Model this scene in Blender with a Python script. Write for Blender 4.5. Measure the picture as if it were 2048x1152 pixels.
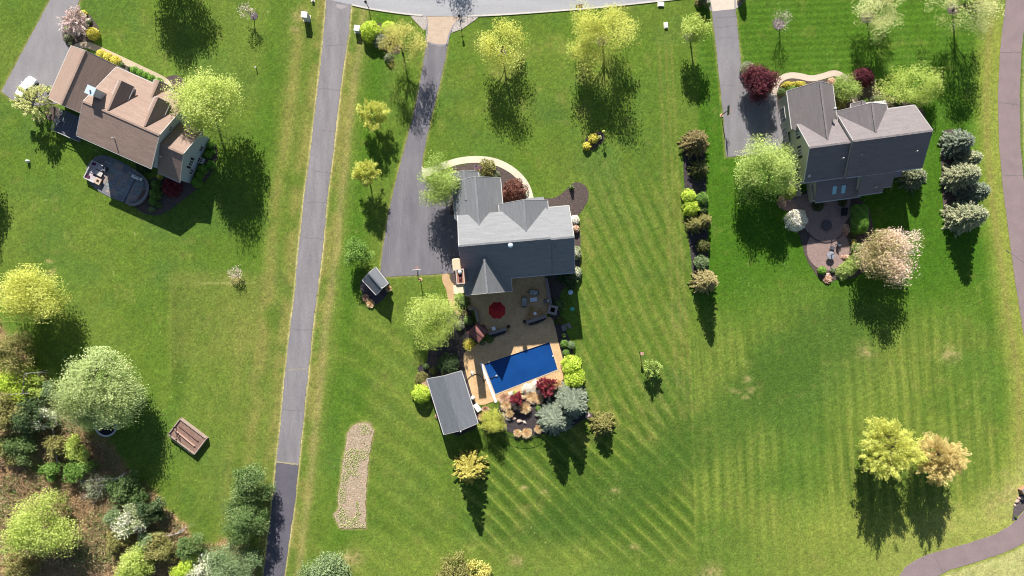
import bpy, math, random
import numpy as np
from mathutils import Vector
from mathutils.geometry import tessellate_polygon
R = math.radians
for o in list(bpy.data.objects): bpy.data.objects.remove(o)
SC = bpy.context.scene; COL = SC.collection

# ---------------------------------------------------------------- camera, sky, sun, exposure
S = 0.086          # metres on the ground per photograph pixel
H = 117.0          # flying height of the drone
cam = bpy.data.cameras.new('camera'); co = bpy.data.objects.new('camera', cam); COL.objects.link(co)
co.location = (0, 0, H); co.rotation_euler = (0, 0, 0)
cam.sensor_width = 36.0; cam.angle = 2*math.atan(1024*S/H); cam.clip_end = 3000; cam.clip_start = 0.5
SC.camera = co
SUN_EL = 31.5; SUN_AX = -0.146       # sun stands towards the top of the picture, a little left
w = bpy.data.worlds.new('World'); SC.world = w; w.use_nodes = True
nt = w.node_tree; nt.nodes.clear()
sky = nt.nodes.new('ShaderNodeTexSky'); sky.sky_type = 'NISHITA'; sky.sun_disc = False
sky.sun_elevation = R(SUN_EL); sky.sun_rotation = math.atan2(SUN_AX, 1.0)
sky.air_density = 1.0; sky.dust_density = 0.6
bg = nt.nodes.new('ShaderNodeBackground'); bg.inputs['Strength'].default_value = 0.056
ow = nt.nodes.new('ShaderNodeOutputWorld')
nt.links.new(sky.outputs[0], bg.inputs[0]); nt.links.new(bg.outputs[0], ow.inputs[0])
sl = bpy.data.lights.new('sun', 'SUN'); sl.energy = 5.0; sl.angle = R(0.55); sl.color = (1.0, 0.945, 0.86)
so = bpy.data.objects.new('sun', sl); COL.objects.link(so)
_d = Vector((-SUN_AX, -1.0, -math.tan(R(SUN_EL))*math.hypot(1, SUN_AX))).normalized()
so.rotation_euler = _d.to_track_quat('-Z', 'Y').to_euler(); so.location = (-20, 120, 90)
SC.view_settings.view_transform = 'Standard'; SC.view_settings.look = 'None'
SC.view_settings.exposure = 1.06; SC.view_settings.gamma = 1.0; SC.view_settings.use_curve_mapping = False
SC.render.engine = 'CYCLES'
SC.cycles.filter_width = 1.05; SC.cycles.max_bounces = 6; SC.cycles.transparent_max_bounces = 4
GAIN = 1.62        # sunlit horizontal white at this light and exposure

# ---------------------------------------------------------------- helpers
rng = np.random.default_rng(7)
def P(px, py, h=0.0):
    k = 1 - h/H
    return np.array(((px-1024)*S*k, (576-py)*S*k, h))
def lin(c):
    c = np.asarray(c, float)/255.0
    return np.where(c <= .04045, c/12.92, ((c+.055)/1.055)**2.4)
def A(r, g, b, f=1.0):
    'base colour of a level thing that shows this colour in full sun'
    return tuple(np.clip(lin((r, g, b))/GAIN*f, 0.002, .9))
def tag(o, label=None, cat=None, group=None, kind=None):
    if label: o['label'] = label
    if cat: o['category'] = cat
    if group: o['group'] = group
    if kind: o['kind'] = kind
    return o
def thing(name, label, cat, loc=(0, 0, 0), rz=0.0, group=None):
    o = bpy.data.objects.new(name, None); COL.objects.link(o)
    o.empty_display_size = .3
    o.location = tuple(loc); o.rotation_euler = (0, 0, rz)
    return tag(o, label, cat, group)
def link(name, me, parent=None, loc=None):
    o = bpy.data.objects.new(name, me); COL.objects.link(o)
    if parent: o.parent = parent
    if loc is not None: o.location = tuple(loc)
    return o
def clone(t, loc, rz=None, label=None, scale=None):
    'a copy of a thing with copies of its parts and sub-parts'
    r = t.copy(); COL.objects.link(r); r.location = tuple(loc)
    if rz is not None: r.rotation_euler = (0, 0, rz)
    if scale: r.scale = scale
    if label: r['label'] = label
    for ch in list(t.children):
        c = ch.copy(); COL.objects.link(c); c.parent = r
        for g in list(ch.children):
            d = g.copy(); COL.objects.link(d); d.parent = c
    return r
class MB:
    def __init__(s): s.v = []; s.f = []; s.sm = False
    def add(s, vs, fs):
        n = len(s.v); s.v += [tuple(float(c) for c in v) for v in vs]; s.f += [tuple(i+n for i in f) for f in fs]; return s
    def box(s, c, size, rz=0.0, tilt=0.0):
        x, y, z = [q/2 for q in size]; ca, sa = math.cos(rz), math.sin(rz); vs = []
        for dz in (-z, z):
            for dx, dy in ((-x, -y), (x, -y), (x, y), (-x, y)):
                zz = dz+tilt*dy
                vs.append((c[0]+dx*ca-dy*sa, c[1]+dx*sa+dy*ca, c[2]+zz))
        return s.add(vs, [(3, 2, 1, 0), (4, 5, 6, 7), (0, 1, 5, 4), (1, 2, 6, 5), (2, 3, 7, 6), (3, 0, 4, 7)])
    def bar(s, a, b, wd, ht):
        a = np.array(a, float); b = np.array(b, float); d = b-a; L = np.linalg.norm(d); d /= L
        u = np.cross(d, (0, 0, 1.0)); n = np.linalg.norm(u); u = u/n if n > 1e-6 else np.array((1., 0, 0)); v = np.cross(u, d)
        vs = [p+u*i*wd/2+v*j*ht/2 for p in (a, b) for i, j in ((-1, -1), (1, -1), (1, 1), (-1, 1))]
        return s.add(vs, [(3, 2, 1, 0), (4, 5, 6, 7), (0, 1, 5, 4), (1, 2, 6, 5), (2, 3, 7, 6), (3, 0, 4, 7)])
    def tube(s, pts, rad, n=6, cap=True):
        pts = [np.array(p, float) for p in pts]
        if np.isscalar(rad): rad = [rad]*len(pts)
        vs = []; fs = []
        for i, p in enumerate(pts):
            d = pts[min(i+1, len(pts)-1)]-pts[max(i-1, 0)]; d = d/(np.linalg.norm(d)+1e-9)
            a = np.array((1., 0, 0)) if abs(d[0]) < .8 else np.array((0, 1., 0))
            u = np.cross(d, a); u /= np.linalg.norm(u); v = np.cross(d, u)
            for k in range(n):
                t = 2*math.pi*k/n; vs.append(p+rad[i]*(u*math.cos(t)+v*math.sin(t)))
        for i in range(len(pts)-1):
            for k in range(n):
                fs.append((i*n+k, i*n+(k+1) % n, (i+1)*n+(k+1) % n, (i+1)*n+k))
        if cap: fs.append(tuple(range((len(pts)-1)*n, len(pts)*n))); fs.append(tuple(range(n))[::-1])
        return s.add(vs, fs)
    def lathe(s, prof, n=16, c=(0, 0, 0)):
        vs = []; fs = []
        for r, z in prof:
            for k in range(n):
                t = 2*math.pi*k/n; vs.append((c[0]+r*math.cos(t), c[1]+r*math.sin(t), c[2]+z))
        for i in range(len(prof)-1):
            for k in range(n): fs.append((i*n+k, i*n+(k+1) % n, (i+1)*n+(k+1) % n, (i+1)*n+k))
        fs.append(tuple(range((len(prof)-1)*n, len(prof)*n))); fs.append(tuple(range(n))[::-1])
        return s.add(vs, fs)
    def prism(s, pts, z0, z1):
        n = len(pts); tri = tessellate_polygon([[Vector((p[0], p[1], 0)) for p in pts]])
        ar = sum(pts[i][0]*pts[(i+1) % n][1]-pts[(i+1) % n][0]*pts[i][1] for i in range(n))
        vs = [(p[0], p[1], z0) for p in pts]+[(p[0], p[1], z1) for p in pts]; fs = []
        for t in tri:
            a, b, c = t
            cr = (pts[b][0]-pts[a][0])*(pts[c][1]-pts[a][1])-(pts[b][1]-pts[a][1])*(pts[c][0]-pts[a][0])
            if cr < 0: a, c = c, a
            fs.append((a+n, b+n, c+n))
        for i in range(n):
            j = (i+1) % n; f = (i, j, j+n, i+n); fs.append(f if ar > 0 else f[::-1])
        return s.add(vs, fs)
    def slab(s, corners, th):
        'a plate under four corner points, thickness measured straight down'
        a = [np.array(c, float) for c in corners]; b = [c-np.array((0, 0, th)) for c in a]
        n = len(a); nz = np.cross(a[1]-a[0], a[2]-a[0])[2]
        if nz < 0: a = a[::-1]; b = b[::-1]
        vs = a+b; fs = [tuple(range(n)), tuple(range(n, 2*n))[::-1]]
        for i in range(n): j = (i+1) % n; fs.append((i, i+n, j+n, j))
        return s.add(vs, fs)
    def mesh(s, name, mat, smooth=False):
        me = bpy.data.meshes.new(name); me.from_pydata(s.v, [], s.f); me.materials.append(mat)
        if smooth: me.polygons.foreach_set('use_smooth', [True]*len(me.polygons))
        me.update(); return me
    def build(s, name, mat, parent=None, smooth=False):
        return link(name, s.mesh(name, mat, smooth), parent)
def npmesh(name, V, F, mat, attrs=None, smooth=False, color=None):
    'fast mesh from numpy; F is N x k'
    me = bpy.data.meshes.new(name); n, k = F.shape
    me.vertices.add(len(V)); me.vertices.foreach_set('co', np.ascontiguousarray(V, np.float32).ravel())
    me.loops.add(n*k); me.loops.foreach_set('vertex_index', np.ascontiguousarray(F, np.int32).ravel())
    me.polygons.add(n); me.polygons.foreach_set('loop_start', np.arange(0, n*k, k, dtype=np.int32))
    if smooth: me.polygons.foreach_set('use_smooth', np.ones(n, bool))
    for an, av in (attrs or {}).items():
        at = me.attributes.new(an, 'FLOAT', 'POINT'); at.data.foreach_set('value', np.ascontiguousarray(av, np.float32))
    if color is not None:
        at = me.attributes.new('grass_color', 'FLOAT_COLOR', 'POINT')
        c4 = np.ones((len(V), 4), np.float32); c4[:, :3] = color; at.data.foreach_set('color', c4.ravel())
    me.materials.append(mat); me.update(calc_edges=True); return me

# ---------------------------------------------------------------- materials
def newmat(name):
    m = bpy.data.materials.new(name); m.use_nodes = True; n = m.node_tree; n.nodes.clear()
    out = n.nodes.new('ShaderNodeOutputMaterial'); return m, n, out
def N(n, t, **kw):
    x = n.nodes.new(t)
    for k, v in kw.items():
        if k in x.inputs: x.inputs[k].default_value = v
        else: setattr(x, k, v)
    return x
MATS = {}
def mat(name, c, c2=None, scale=4.0, rough=.85, bump=0.0, bscale=None, metal=0.0, spec=.3, stretch=None, detail=5.0, speck=0.0, sscale=25.0, wave=None):
    'painted, stony or earthy surface: two tones mixed by noise, finer speckle, relief'
    if name in MATS: return MATS[name]
    m, n, out = newmat(name); L = n.links.new
    b = N(n, 'ShaderNodeBsdfPrincipled', Roughness=rough, Metallic=metal); b.inputs['Specular IOR Level'].default_value = spec
    tc = N(n, 'ShaderNodeTexCoord'); src = tc.outputs['Object']
    if stretch:
        mp = N(n, 'ShaderNodeMapping'); mp.inputs['Scale'].default_value = stretch; L(src, mp.inputs[0]); src = mp.outputs[0]
    if c2 is None: c2 = tuple(x*.8 for x in c)
    no = N(n, 'ShaderNodeTexNoise', Scale=scale, Detail=detail, Roughness=.62); L(src, no.inputs['Vector'])
    rp = N(n, 'ShaderNodeMapRange'); rp.inputs['From Min'].default_value = .3; rp.inputs['From Max'].default_value = .7; L(no.outputs[0], rp.inputs[0])
    mx = N(n, 'ShaderNodeMix', data_type='RGBA'); mx.inputs['A'].default_value = (*c, 1); mx.inputs['B'].default_value = (*c2, 1)
    L(rp.outputs[0], mx.inputs['Factor']); colr = mx.outputs['Result']
    if speck:
        n2 = N(n, 'ShaderNodeTexNoise', Scale=sscale, Detail=2.0); L(src, n2.inputs['Vector'])
        mr = N(n, 'ShaderNodeMapRange'); mr.inputs['From Min'].default_value = .3; mr.inputs['From Max'].default_value = .7
        mr.inputs['To Min'].default_value = 1-speck; mr.inputs['To Max'].default_value = 1+speck; L(n2.outputs[0], mr.inputs[0])
        ml = N(n, 'ShaderNodeVectorMath', operation='SCALE'); L(colr, ml.inputs[0]); L(mr.outputs[0], ml.inputs['Scale']); colr = ml.outputs[0]
    if wave:      # courses of shingles or boards along one axis: wave = (axis, spacing, strength)
        wv = N(n, 'ShaderNodeTexWave', wave_type='BANDS', bands_direction=wave[0], wave_profile='SAW', Scale=0.314/wave[1], Distortion=.4); wv.inputs['Detail Scale'].default_value = 3
        L(tc.outputs['Object'], wv.inputs['Vector'])
        mr = N(n, 'ShaderNodeMapRange'); mr.inputs['To Min'].default_value = 1-wave[2]; mr.inputs['To Max'].default_value = 1+wave[2]*.5; L(wv.outputs['Fac'], mr.inputs[0])
        ml = N(n, 'ShaderNodeVectorMath', operation='SCALE'); L(colr, ml.inputs[0]); L(mr.outputs[0], ml.inputs['Scale']); colr = ml.outputs[0]
    L(colr, b.inputs['Base Color'])
    if bump:
        nb = N(n, 'ShaderNodeTexNoise', Scale=bscale or scale*3, Detail=4.0); L(src, nb.inputs['Vector'])
        bp = N(n, 'ShaderNodeBump', Strength=bump, Distance=.08); L(nb.outputs[0], bp.inputs['Height']); L(bp.outputs[0], b.inputs['Normal'])
    L(b.outputs[0], out.inputs[0]); MATS[name] = m; return m
def leafmat(name, stops, trans=.35, rough=.6):
    'leaves: each carries its own random tint, looked up in a ramp; light passes through'
    if name in MATS: return MATS[name]
    m, n, out = newmat(name); L = n.links.new
    at = N(n, 'ShaderNodeAttribute', attribute_name='tint')
    cr = N(n, 'ShaderNodeValToRGB'); el = cr.color_ramp.elements
    while len(el) < len(stops): el.new(.5)
    for e, (p, c) in zip(el, stops): e.position = p; e.color = (*c, 1)
    L(at.outputs['Fac'], cr.inputs[0])
    d = N(n, 'ShaderNodeBsdfPrincipled', Roughness=rough); d.inputs['Specular IOR Level'].default_value = .25
    t = N(n, 'ShaderNodeBsdfTranslucent'); L(cr.outputs[0], d.inputs['Base Color']); L(cr.outputs[0], t.inputs['Color'])
    mx = N(n, 'ShaderNodeMixShader'); mx.inputs[0].default_value = trans
    L(d.outputs[0], mx.inputs[1]); L(t.outputs[0], mx.inputs[2]); L(mx.outputs[0], out.inputs[0]); MATS[name] = m; return m
def glassmat(name, c, rough=.08):
    if name in MATS: return MATS[name]
    m, n, out = newmat(name); b = N(n, 'ShaderNodeBsdfPrincipled', Roughness=rough); b.inputs['Base Color'].default_value = (*c, 1)
    b.inputs['Specular IOR Level'].default_value = .8; n.links.new(b.outputs[0], out.inputs[0]); MATS[name] = m; return m

# value noise for the lawn's own colour
def vnoise(x, y, cell, seed=0):
    r = np.random.default_rng(seed).random((257, 257)); u = x/cell; v = y/cell
    i = np.floor(u).astype(int); j = np.floor(v).astype(int); fu = u-i; fv = v-j
    fu = fu*fu*(3-2*fu); fv = fv*fv*(3-2*fv); i %= 256; j %= 256
    return (r[i, j]*(1-fu)+r[i+1, j]*fu)*(1-fv)+(r[i, j+1]*(1-fu)+r[i+1, j+1]*fu)*fv
def fbm(x, y, cell, seed=0, o=3):
    t = 0; a = 1; s = 0
    for k in range(o): t = t+a*vnoise(x, y, cell/2**k, seed+k); s += a; a *= .55
    return t/s
def sm(a, b, x): t = np.clip((x-a)/(b-a), 0, 1); return t*t*(3-2*t)
def bump1(x, c, wd): return np.exp(-((x-c)/wd)**2)
def seglines(x, y, pts):
    d = np.full(x.shape, 1e9)
    for (ax, ay), (bx, by) in zip(pts[:-1], pts[1:]):
        dx, dy = bx-ax, by-ay; t = np.clip(((x-ax)*dx+(y-ay)*dy)/(dx*dx+dy*dy), 0, 1)
        d = np.minimum(d, np.hypot(x-ax-t*dx, y-ay-t*dy))
    return d
def inpoly(x, y, pts):
    ins = np.zeros(x.shape, bool); n = len(pts)
    for i in range(n):
        (ax, ay), (bx, by) = pts[i], pts[(i+1) % n]
        c = (ay > y) != (by > y); ins ^= c & (x < (bx-ax)*(y-ay)/((by-ay) if by != ay else 1e-9)+ax)
    return ins
def sdf(x, y, pts): d = seglines(x, y, list(pts)+[pts[0]]); return np.where(inpoly(x, y, pts), -d, d)
# ================================================================ SETTING: outlines (photograph pixels at ground level)
LANE_L = [(654, -40), (652, 10), (645, 90), (635, 180), (622, 290), (610, 380), (597, 500), (590, 580), (580, 660), (570, 750), (560, 860), (552, 930), (545, 1000), (533, 1100), (527, 1152), (519, 1230)]
LANE_R = [(705, -40), (702, 12), (698, 60), (690, 110), (680, 180), (668, 290), (655, 390), (645, 500), (635, 580), (625, 660), (615, 760), (604, 860), (597, 930), (590, 1000), (577, 1090), (568, 1152), (556, 1230)]
ROAD_E = [(560, -30), (610, -12), (655, -1), (700, 9), (740, 18), (800, 27), (850, 32), (925, 33), (1000, 30), (1100, 23), (1200, 15), (1340, 0), (1480, -16), (1700, -42), (2150, -110)]
DRIVE_C = [(852, 86), (846, 130), (832, 210), (812, 285), (795, 350), (778, 420), (768, 480), (762, 530), (760, 554), (830, 551), (897, 547), (925, 547), (925, 400), (870, 380), (849, 358), (843, 332), (852, 280), (866, 220), (881, 160), (890, 120), (895, 91), (872, 91)]
DRIVE_R = [(1423, 18), (1428, 60), (1433, 100), (1440, 170), (1447, 240), (1452, 314), (1500, 310), (1600, 306), (1600, 210), (1556, 200), (1547, 186), (1502, 178), (1487, 160), (1481, 120), (1476, 70), (1471, 16)]
DRIVE_L = [(112, -50), (100, 0), (74, 50), (40, 112), (3, 183), (20, 196), (40, 206), (62, 212), (130, 205), (180, 120), (165, 108), (142, 96), (130, 84), (124, 66), (128, 50), (148, 22), (160, 0), (182, -50)]
PATH_L = [(2022, -60), (2012, 0), (2000, 100), (1996, 190), (1998, 290), (2006, 380), (2018, 470), (2030, 560), (2045, 655), (2062, 760)]
PATH_W = 43
PATH2_T = [(1770, 1230), (1798, 1152), (1811, 1134), (1828, 1122), (1856, 1109), (1900, 1096), (1941, 1085), (1991, 1068), (2016, 1054), (2032, 1040), (2048, 1022), (2085, 975)]
PATH2_B = [(1840, 1230), (1874, 1152), (1901, 1139), (1946, 1126), (1998, 1109), (2030, 1096), (2060, 1078), (2120, 1020)]
DIRT = [(716, 846), (740, 846), (747, 862), (742, 890), (737, 920), (736, 950), (731, 990), (731, 1056), (700, 1057), (680, 1056), (667, 1030), (676, 1020), (676, 985), (682, 960), (684, 925), (692, 895), (694, 868), (704, 852)]
WOODS = [(-400, 600), (0, 632), (30, 662), (62, 715), (92, 765), (108, 800), (170, 860), (215, 875), (250, 930), (300, 985), (335, 1020), (385, 1065), (440, 1085), (500, 1090), (522, 1120), (515, 1300), (-400, 1300)]
def xof(y, line): l = np.array(line, float); return np.interp(y, l[:, 1], l[:, 0])

def lawn_colour(px, py):
    n1 = fbm(px, py, 160, 1); n2 = fbm(px, py, 45, 5); n3 = fbm(px, py, 14, 9, 2); n4 = vnoise(px, py, 5, 21)
    warp = (fbm(px, py, 220, 33)-.5)
    C = {k: np.array(v, float) for k, v in dict(mid=(103, 132, 46), olive=(120, 140, 58), lush=(76, 120, 28), dry=(158, 150, 84), tan=(182, 165, 112), dark=(74, 104, 34), yel=(165, 172, 78), pale=(202, 200, 132), litter=(192, 156, 116), edge=(236, 220, 160), soil=(146, 120, 92), cool=(90, 124, 54)).items()}
    col = np.empty(px.shape+(3,)); col[:] = C['mid']
    def mix(c, f): nonlocal col; f = np.clip(f, 0, 1)[..., None]; col = col*(1-f)+C[c]*f
    ll = xof(py, LANE_L); lr = xof(py, LANE_R); pl = xof(py, PATH_L)
    dL = ll-px; dR = px-lr
    mix('olive', sm(.35, .7, n1)*.7); mix('cool', sm(.5, .8, fbm(px, py, 110, 71))*.5); mix('cool', sm(.55, .75, fbm(px+90, py, 38, 171))*.32); mix('dark', sm(.56, .78, fbm(px, py, 70, 181))*.15)
    # left lot: mower bands parallel to the lane fade out towards the house
    band = .5+.5*np.sin(2*np.pi*(dL+warp*18)/44.0)
    mix('dry', (dL > 0)*sm(150, 30, dL)*(.25+.55*band)*sm(.25, .65, n2+.15))
    mix('lush', (dL > 0)*bump1(dL, 95, 22)*.55*sm(700, 560, py))
    mix('olive', (dL > 0)*sm(.4, .8, .5+.5*np.sin(2*np.pi*(px*.93+py*.36+warp*30)/52))*sm(700, 800, py)*.35)
    mix('dark', (dL > 0)*bump1(np.mod(px-340+warp*24, 400), 10, 20)*sm(520, 620, py)*sm(840, 760, py)*.5)
    rg = sm(330, 352, px-warp*30)*sm(560, 520, px)*sm(530, 560, py)*sm(760, 690, py); mix('dry', rg*.32*(.6+n2)); mix('pale', bump1(py-558-.02*px+warp*20, 0, 2)*sm(380, 410, px)*sm(530, 480, px)*.45)
    # strip right of the lane
    m = (dR > 0)*sm(70, 20, dR); mix('olive', m*.7)
    mix('tan', (dR > 0)*bump1(dR+warp*10, 27, 9)*(.35+.5*n2)); mix('dry', (dR > 0)*sm(46, 8, dR)*sm(.38, .62, n2)*.75)
    mix('lush', (dR > 0)*bump1(dR, 66, 18)*.6*sm(1150, 700, py+n1*200)); mix('lush', (dR > 0)*bump1(dR, 105, 20)*.45*sm(620, 760, py))
    # centre lot back lawn: diagonal mower lines
    u = (px*.70-py*.72)+warp*14
    ph = np.mod(u+5*(n2-.5), 26.5)/26.5
    dg = sm(740, 880, py)*sm(880, 1000, px)*sm(1425, 1370, px)*sm(1150, 1095, py)
    mix('dark', dg*sm(.86, .5, ph)*sm(.0, .35, ph)*.95*(.6+.6*n2)); mix('yel', dg*bump1(ph, .86, .05)*.8); mix('dry', dg*sm(.55, .8, n2)*.3)
    mix('dark', dg*sm(.45, .75, fbm(px+400, py, 120, 44))*.5)
    u2 = px-py*.46+warp*30; st = .5+.5*np.sin(2*np.pi*u2/27)
    mg = sm(1120, 1180, px)*sm(1400, 1360, px)*sm(280, 420, py)*sm(930, 830, py)
    mix('dry', mg*st**2*.4*(n2+.25)); mix('dark', mg*(1-st)**2*.36); mix('dry', mg*sm(.58, .8, n2)*.2)
    u3 = px*.64-py*.78+warp*26; st3 = .5+.5*np.sin(2*np.pi*u3/40)
    lg = sm(660, 730, px)*sm(930, 860, px)*sm(560, 660, py); mix('yel', lg*st3**3*.2); mix('dark', lg*(1-st3)**2*.15)
    fr = sm(900, 960, px)*sm(1360, 1320, px)*sm(330, 250, py); mix('lush', fr*sm(.55, .75, n1)*.35); mix('dry', fr*sm(.52, .72, n2)*sm(.4, .6, n1)*.4)
    f1 = bump1(np.mod(px-py*.50+warp*20, 13.5)/13.5, .5, .12); mix('yel', mg*f1*.38*vnoise(px, py, 60, 211)); f2 = bump1(np.mod(px*.70-py*.72+warp*14, 9.0)/9.0, .5, .13); mix('yel', dg*f2*.25*vnoise(px, py, 50, 213))
    # tyre-like mower lines along the border to the right lot
    for x0, wv in ((1318, 4), (1332, 3.5), (1343, 3)):
        mix('dry', bump1(px-py*.055+warp*3, x0-6, wv)*sm(40, 120, py)*sm(900, 700, py)*.38)
    for x0 in (1386, 1394, 1402, 1411): mix('yel', bump1(px-(py-860)*.035, x0+.2*(py < 0), 2.4)*sm(560, 800, py)*sm(1090, 1000, py)*.5)
    # right lot: strongly fertilised above, streaked below
    rl = sm(1392, 1404, px+(py > 600)*sm(600, 800, py)*6)*sm(pl-8, pl-46, px)
    up = rl*sm(780, 560, py+n1*120); mix('lush', up*.95); mix('cool', up*sm(.5, .8, n2)*.25)
    hs = .5+.5*np.sin(2*np.pi*(py+px*.04+warp*6)/13); mix('yel', up*hs*sm(260, 120, py)*.16); mix('dark', up*(1-hs)*sm(260, 120, py)*.2)
    lo = rl*sm(600, 780, py+n1*90); vs = vnoise(px-py*.08, py*.06, 8, 60); vs2 = .5+.5*np.sin(2*np.pi*(px-py*.06+warp*14)/23)
    mix('olive', lo*.75); mix('yel', lo*sm(.55, .85, vs)*.32); mix('dark', lo*sm(.45, .15, vs)*.42); mix('dark', lo*vs2**2*.30); mix('yel', lo*(1-vs2)**3*.25)
    f3 = bump1(np.mod(px-py*.07+warp*14, 8.0)/8.0, .5, .16); mix('yel', lo*f3*.4*vnoise(px, py, 55, 215)); f4 = bump1(np.mod(px*.5+py+warp*25, 12.0)/12.0, .5, .14); mix('yel', lo*f4*.3*vnoise(px, py, 70, 217)); mix('lush', lo*sm(.45, .7, n1)*.35)
    mix('cool', lo*sm(.5, .72, n1)*.3)
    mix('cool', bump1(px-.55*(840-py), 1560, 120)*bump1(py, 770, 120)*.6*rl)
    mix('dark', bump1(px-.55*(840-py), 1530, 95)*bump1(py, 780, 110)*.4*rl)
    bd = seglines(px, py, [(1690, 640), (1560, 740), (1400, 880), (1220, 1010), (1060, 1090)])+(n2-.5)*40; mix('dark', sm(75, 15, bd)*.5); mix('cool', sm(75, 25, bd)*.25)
    # dry belts beside the paths
    dp = pl-px; mix('yel', (px < pl+3)*sm(72, 18, dp)*.8*sm(-50, 80, py)); mix('dry', (dp > 0)*bump1(dp, 24, 7)*.6); mix('lush', (dp > 0)*bump1(dp, 60, 9)*.3)
    d2 = seglines(px, py, PATH2_T); above = sm(130, 20, d2)*(px > 1500); mix('yel', above*.75); mix('pale', sm(100, 15, d2)*(px > 1500)*.6); mix('tan', above*sm(.5, .72, n2)*.6)
    mix('yel', sm(985, 1080, py+40*n1)*sm(1400, 1640, px)*.55); mix('olive', sm(1040, 1100, py)*sm(1100, 1450, px)*.4)
    mix('yel', sm(1060, 1110, py)*sm(620, 900, px)*sm(1300, 1150, px)*.35)
    inside2 = (px > 1820)*sm(-2, 8, py-np.interp(px, *np.array(PATH2_B[1:]).T)-2); mix('pale', inside2*.9); mix('pale', sm(0, 10, px-pl-PATH_W)*.75)
    # dry rim along every paved edge
    for poly in (DRIVE_C, DRIVE_R, DRIVE_L, DIRT):
        mix('tan', bump1(sdf(px, py, poly), 1, 3.2)*(.25+.6*n3))
    mix('tan', (bump1(np.minimum(np.abs(dL), np.abs(dR)), 0, 5)*(.3+.6*n3)))
    eo = np.where(dL > 0, dL, np.where(dR > 0, dR, 99)); mix('edge', bump1(eo, 1.0, 1.9)*(.35+.75*n2))
    # rough ground of the wood, bare spots
    dw = sdf(px, py, WOODS)+(n2-.5)*46; mix('litter', sm(10, -14, dw)*.92); mix('soil', sm(0, -30, dw)*sm(.5, .68, fbm(px, py, 40, 90))*.75)
    mix('olive', sm(0, -40, dw)*sm(.52, .66, fbm(px, py, 55, 95))*.7)
    for x0, y0, r0 in ((1495, 755, 9), (1470, 782, 8), (1500, 780, 9), (1490, 795, 6), (1730, 700, 17), (1900, 710, 20), (1420, 1145, 22), (600, 30, 14), (590, 55, 10), (1270, 1095, 8), (700, 1120, 26), (255, 735, 6), (272, 775, 12), (105, 545, 9), (100, 520, 6), (1030, 1120, 14), (470, 560, 14), (1090, 985, 7), (1050, 975, 8), (1230, 985, 9)):
        mix('tan', bump1(np.hypot(px-x0+(n3-.5)*18, (py-y0)*1.3+(n2-.5)*18), 0, r0)*(.35+.8*n4))
    mix('dark', sm(.62, .8, n3)*.18); mix('dry', sm(.66, .85, fbm(px, py, 22, 130, 2))*.22); mix('pale', sm(.90, .98, vnoise(px, py, 3.2, 77))*sm(.5, .7, n2)*.5)
    col *= (.90+.20*vnoise(px, py, 2.6, 301)+.12*(n4-.5)+.08*(n3-.5)+.06*(n2-.5))[..., None]
    return lin(col)/GAIN

# ---- ground: one sheet, fine where the photograph looks, coarse out to the horizon
def axis(lo, hi, step, far): return np.concatenate([-np.geomspace(far, -lo+6, 16)[:16] if False else np.linspace(-far, lo-8, 14), np.arange(lo, hi, step), np.linspace(hi+8, far, 14)])
gx = axis(-90, 90, .19, 700); gy = axis(-51, 51, .19, 700)
X, Y = np.meshgrid(gx, gy, indexing='ij'); px = X/S+1024; py = 576-Y/S
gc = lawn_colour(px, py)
nx, ny = len(gx), len(gy); idx = np.arange(nx*ny).reshape(nx, ny)
F = np.stack([idx[:-1, :-1], idx[1:, :-1], idx[1:, 1:], idx[:-1, 1:]], -1).reshape(-1, 4)
dw = sdf(px, py, WOODS)
Z = (fbm(px, py, 90, 11, 2)-.5)*.10*0 + sm(5, -60, dw)*(fbm(px, py, 30, 15)-.35)*.5 - .012
inpool = sdf(px, py, [(966, 728), (1100, 683), (1117, 740), (990, 790)])
Z = np.where(inpool < 2, -.6, Z)
V = np.stack([X, Y, Z], -1).reshape(-1, 3)
def grassmat():
    m, n, out = newmat('mown_grass'); L = n.links.new
    at = N(n, 'ShaderNodeAttribute', attribute_name='grass_color'); tc = N(n, 'ShaderNodeTexCoord')
    a = N(n, 'ShaderNodeTexNoise', Scale=3.4, Detail=5.0, Roughness=.85); L(tc.outputs['Object'], a.inputs['Vector'])
    mr = N(n, 'ShaderNodeMapRange'); mr.inputs['From Min'].default_value = .28; mr.inputs['From Max'].default_value = .72; mr.inputs['To Min'].default_value = .42; mr.inputs['To Max'].default_value = 1.56; L(a.outputs[0], mr.inputs[0])
    ml = N(n, 'ShaderNodeVectorMath', operation='SCALE'); L(at.outputs['Color'], ml.inputs[0]); L(mr.outputs[0], ml.inputs['Scale'])
    c = N(n, 'ShaderNodeTexNoise', Scale=5.5, Detail=3.0, Roughness=.7); L(tc.outputs['Object'], c.inputs['Vector'])
    m2 = N(n, 'ShaderNodeMapRange'); m2.inputs['From Min'].default_value = .58; m2.inputs['From Max'].default_value = .78; m2.inputs['To Max'].default_value = .5; L(c.outputs[0], m2.inputs[0])
    mx = N(n, 'ShaderNodeMix', data_type='RGBA'); mx.inputs['B'].default_value = (*A(176, 172, 100), 1); L(m2.outputs[0], mx.inputs['Factor']); L(ml.outputs[0], mx.inputs['A'])
    b = N(n, 'ShaderNodeBsdfPrincipled', Roughness=.95); b.inputs['Specular IOR Level'].default_value = .1
    L(mx.outputs['Result'], b.inputs['Base Color'])
    bp = N(n, 'ShaderNodeBump', Strength=.35, Distance=.12); L(a.outputs[0], bp.inputs['Height']); L(bp.outputs[0], b.inputs['Normal'])
    L(b.outputs[0], out.inputs[0]); return m
tag(link('lawn', npmesh('lawn', V, F, grassmat(), color=gc.reshape(-1, 3), smooth=True)), kind='structure')

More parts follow.
